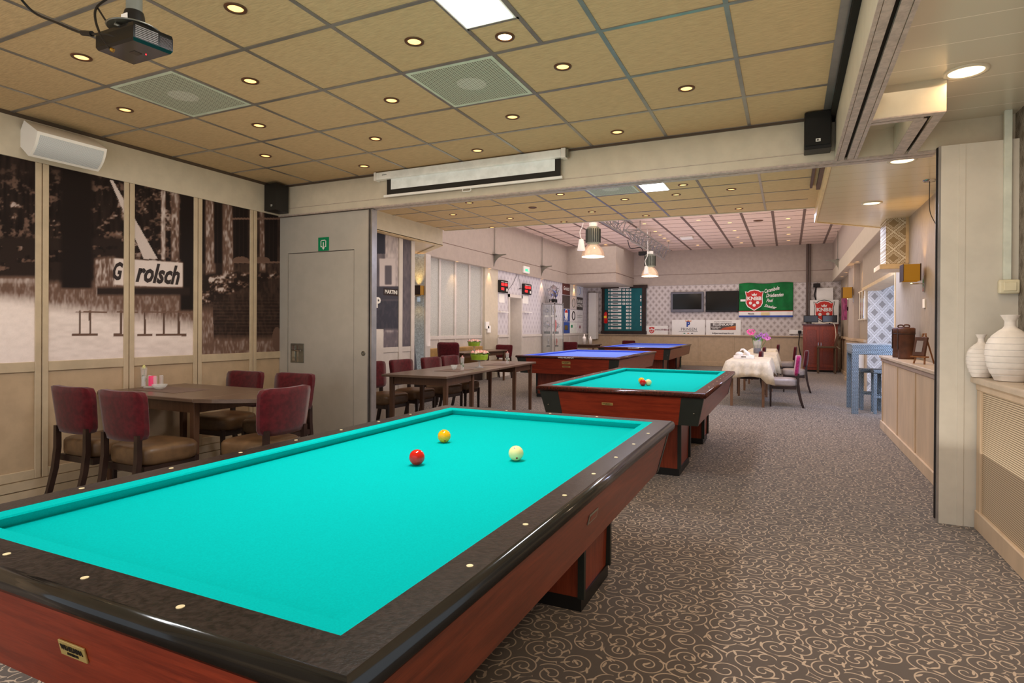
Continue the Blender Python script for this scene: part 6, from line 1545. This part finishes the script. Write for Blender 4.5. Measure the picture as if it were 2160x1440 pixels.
MB().box(-.07, -.065, .05, .07, -.03, .062).build('ledge', MATS['easel_wood'], t)
g = MB(); g.T = Matrix.Translation((0, -.05, .062)) @ Matrix.Rotation(-.2, 4, 'X'); g.box(-.055, -.012, 0, .055, .006, .15, .002, 1); fr_ = g.build('frame', m_book, t)
g = MB(); g.T = Matrix.Translation((0, -.05, .062)) @ Matrix.Rotation(-.2, 4, 'X'); g.box(-.03, -.014, .03, .03, -.012, .12); g.build('photo', m_silver, fr_)
# thermostat, ceiling rose with cord
y_, z_ = FX(1951, 640, 1.36); o = MB().box(1.345, y_ - .05, z_ - .05, 1.36, y_ + .05, z_ + .05, .006, 2).build('thermostat', m_white); tag(o, 'small white thermostat below the sconce', 'thermostat')
x, y = FZ(1961, 380, ZP); t = thing('ceiling_rose', 'chrome ceiling rose with a thin dark cord hanging down', 'ceiling fitting', (x, y, ZP))
MB().lathe([(.055, 0), (.05, -.012), (.001, -.016)], seg=24).build('plate', m_chrome, t); MB().tube([(0, 0, -.01), (.0, 0, -.25), (.02, -.02, -.36), (.09, -.03, -.50), (.13, -.03, -.54)], .0035).build('cord', m_black, t)
# mirrors and pictures on the right wall
Gm = 'narrow mirrors between the sconce and the doorway'
for i, (u0, u1) in enumerate(((1797, 1803), (1806, 1812), (1816, 1822))):
    y0_, z1_ = FX(u1, 626, xq); y1_, z0_ = FX(u0, 672, xq); y0_ = 14.5 + (2 - i) * .47; y1_ = y0_ + .30
    t = thing('wall_mirror', ('leftmost of three narrow mirrors on the far right wall', 'middle one of three narrow mirrors on the far right wall', 'rightmost of three narrow mirrors on the far right wall')[i], 'mirror', (0, 0, 0), 0, Gm)
    MB().box(xq - .05, y0_, 1.50, xq, y1_, 2.15, .006, 1).build('frame', m_wring, t); MB().box(xq - .055, y0_ + .03, 1.53, xq - .05, y1_ - .03, 2.12).build('mirror_glass', m_chrome, t)
t = thing('canvas_picture', 'purple tinted canvas picture near the far right corner', 'picture', (0, 0, 0)); MB().box(xq - .16, 17.9, 1.55, xq - .1, 18.9, 2.2).build('canvas', mat('purple_print', (112, 44, 78), .6, var=.5, vscale=6), t); MB().box(xq - .1, 18.2, 1.8, xq - .002, 18.6, 1.9).build('batten', m_leg, t)
o = MB().box(xq - .14, 13.5 + 1.1, 0.05, xq - .03, 15.7, .80, .01, 1).build('wall_heater', m_white); tag(o, 'low white heater on the wainscot behind the bar table', 'heater')
# things on the nearest cloth
x, y = FZ(1420 + 830 / 6, 700 + 320 / 6, .757); x = -.72; y = 11.45
t = thing('white_tray', 'white handled tray on the nearest cream cloth', 'tray', (x, y, .7605)); 
MB().box(-.17, -.12, 0, .17, .12, .012).box(-.17, -.12, .012, .17, -.105, .055, .004, 1).box(-.17, .105, .012, .17, .12, .055, .004, 1).box(-.17, -.105, .012, -.155, .105, .05).box(.155, -.105, .012, .17, .105, .05).build('tray_body', m_clay, t)
MB().box(-.04, -.122, .025, .04, -.119, .04).build('handle_slot', m_leg, t)
t = thing('decorative_shell', 'white ribbed shell ornament lying in the tray', 'ornament', (x - .08, y, .774)); MB().sphere((0, 0, .055), .07, 1, .9, .75).build('shell', m_clay, t)
t = thing('white_bird_figure', 'white bird figurine in the tray beside the shell', 'ornament', (x + .04, y, .774))
g = MB(); g.tube([(.07, 0, .02), (.03, 0, .06), (-.02, 0, .11), (-.05, 0, .15), (-.085, 0, .145), (-.11, 0, .12)], [.012, .04, .03, .016, .018, .005], 12); g.build('body', m_clay, t)
t = thing('crumpled_napkins', 'white folded napkins at the right of the tray', 'napkin', (x + .115, y - .02, .774)); 
g = MB(); g.sphere((0, 0, .028), .036, 1, .8, .7, 9, 5); g.sphere((.01, .03, .03), .03, .8, 1, .9, 7, 5); g.build('napkin', m_white, t)
t = thing('flower_vase', 'glass cylinder vase with pink and violet hydrangeas on the middle cloth', 'vase', (-.60, 13.75, .7605))
MB().lathe([(.001, 0), (.085, 0), (.085, .30), (.08, .30), (.08, .01), (.001, .01)], seg=28, cap=False).build('glass', m_pane, t); MB().lathe([(.001, .012), (.078, .012), (.078, .12), (.001, .12)], seg=24).build('dark_band', mat('vase_band', (70, 66, 96), .3), t)
for i, (dx, dz, cc, r) in enumerate(((-.13, .47, (226, 90, 160), .075), (.02, .34, (150, 110, 190), .075), (.13, .40, (176, 110, 190), .08), (.20, .34, (200, 120, 190), .05))):
    g = MB(); r2 = random.Random(i)
    for k in range(34):
        v = Vector((r2.gauss(0, 1), r2.gauss(0, 1), r2.gauss(0, 1))).normalized() * r; g.sphere((dx + v.x, v.y, dz + v.z * .8), .018, 1, 1, .7, 6, 4)
    b_ = g.build('bloom', mat('bloom_%d' % i, cc, .7, var=.15), t); MB().tube([(dx * .2, 0, .05), (dx * .6, 0, .2), (dx, 0, dz)], .005).build('stem', m_leaf, t)
g = MB()
for k in range(9): q = k * .7; g.sphere((.07 * math.cos(q), .06 * math.sin(q), .30 + .02 * (k % 3)), .05, .6, .5, .7, 8, 5)
g.build('leaves', m_leaf, t)

# radiator cover with vases
y_, zr = FX(2037.5, 791, 1.085)
rc = thing('radiator_cover', 'tan radiator cover with ribbed grille and shelf at the right edge', 'radiator cover', (0, 0, 0))
zr = max(.85, min(1.2, zr))
m_rib = stripes('ribbed_grille', (206, 186, 156), 2, .0125, .38, (120, 102, 80), .5)
MB().box(1.08, -1.5, zr - .04, 1.325, 4.79, zr, .012, 3).build('shelf', mat('worktop_beige', (196, 178, 156), .35), rc)
MB().box(1.11, -1.5, zr - .085, 1.30, 4.78, zr - .04, .004, 1).build('moulding', m_wainr, rc)
MB().box(1.128, -1.5, .12, 1.14, 4.70, zr - .09).build('grille', m_rib, rc)
MB().box(1.115, 4.70, .10, 1.30, 4.78, zr - .085, .004, 1).build('stile', m_wainr, rc)
MB().box(1.105, -1.5, 0, 1.30, 4.775, .125, .006, 1).build('skirting', m_wainr, rc)
MB().box(1.20, -1.5, zr - .0005, 1.30, 4.25, zr + .002).build('top_grille', dots('top_lattice', 0, 1, .022, (206, 186, 156), (110, 92, 70), .3), rc)
def vase(u, vb, vt, wl, label, x):
    y, z = FX(u, vb, x); y = FZ(u, vb, zr + .003)[1]; xx = FZ(u, vb, zr + .003)[0]
    D = Vector((xx, y, 0)).dot(AF); H_ = (vb - vt) * D / CF; r = wl * D / CF
    t = thing('ribbed_vase', label, 'vase', (xx, y + .0, zr + .003)); 
    key = [(0, .60), (.04, .66), (.12, .80), (.22, .91), (.34, .985), (.45, 1.0), (.55, .96), (.63, .86), (.70, .68), (.76, .47), (.80, .30), (.84, .235), (.90, .23), (.95, .30), (1, .40)]
    pr = [(.001, 0)]
    for k in range(151):
        f_ = k / 150; w_ = np.interp(f_, [a for a, _ in key], [b for _, b in key]); gr = .045 if (k % 14 == 0 and 0 < f_ < .72) else (.012 * ((k % 14) / 14)); pr.append((float(w_) - gr, f_))
    pr += [(.34, 1.0), (.18, .93), (.18, .85), (.001, .80)]
    MB().lathe([(a * r, b * H_) for a, b in pr], seg=40).build('vase_body', m_clay, t)
vase(2130, 803, 664, 43, 'taller white ribbed ceramic vase at the right edge on the radiator cover', 1.18)
vase(2069, 795, 705, 26, 'smaller white ribbed ceramic vase left of the tall one', 1.18)
# light switch with conduit on the column
x, z = FY(2121, 605, 4.80)
t = thing('light_switch', 'cream surface mounted light switch on the partition column', 'light switch', (x, 4.795, z))
MB().box(-.045, -.04, -.045, .065, 0, .045, .012, 3).build('housing', mat('switch_cream', (226, 218, 188), .35), t); MB().box(-.022, -.046, -.028, .045, -.04, .028, .004, 2).build('rocker', mat('switch_cream', (226, 218, 188), .35), t)
o = MB().box(x - .018, 4.77, z + .045, x + .022, 4.795, ZP, .002, 1).build('cable_conduit', mat('conduit_white', (216, 222, 210), .4)); tag(o, 'pale vertical cable conduit above the light switch', 'conduit')
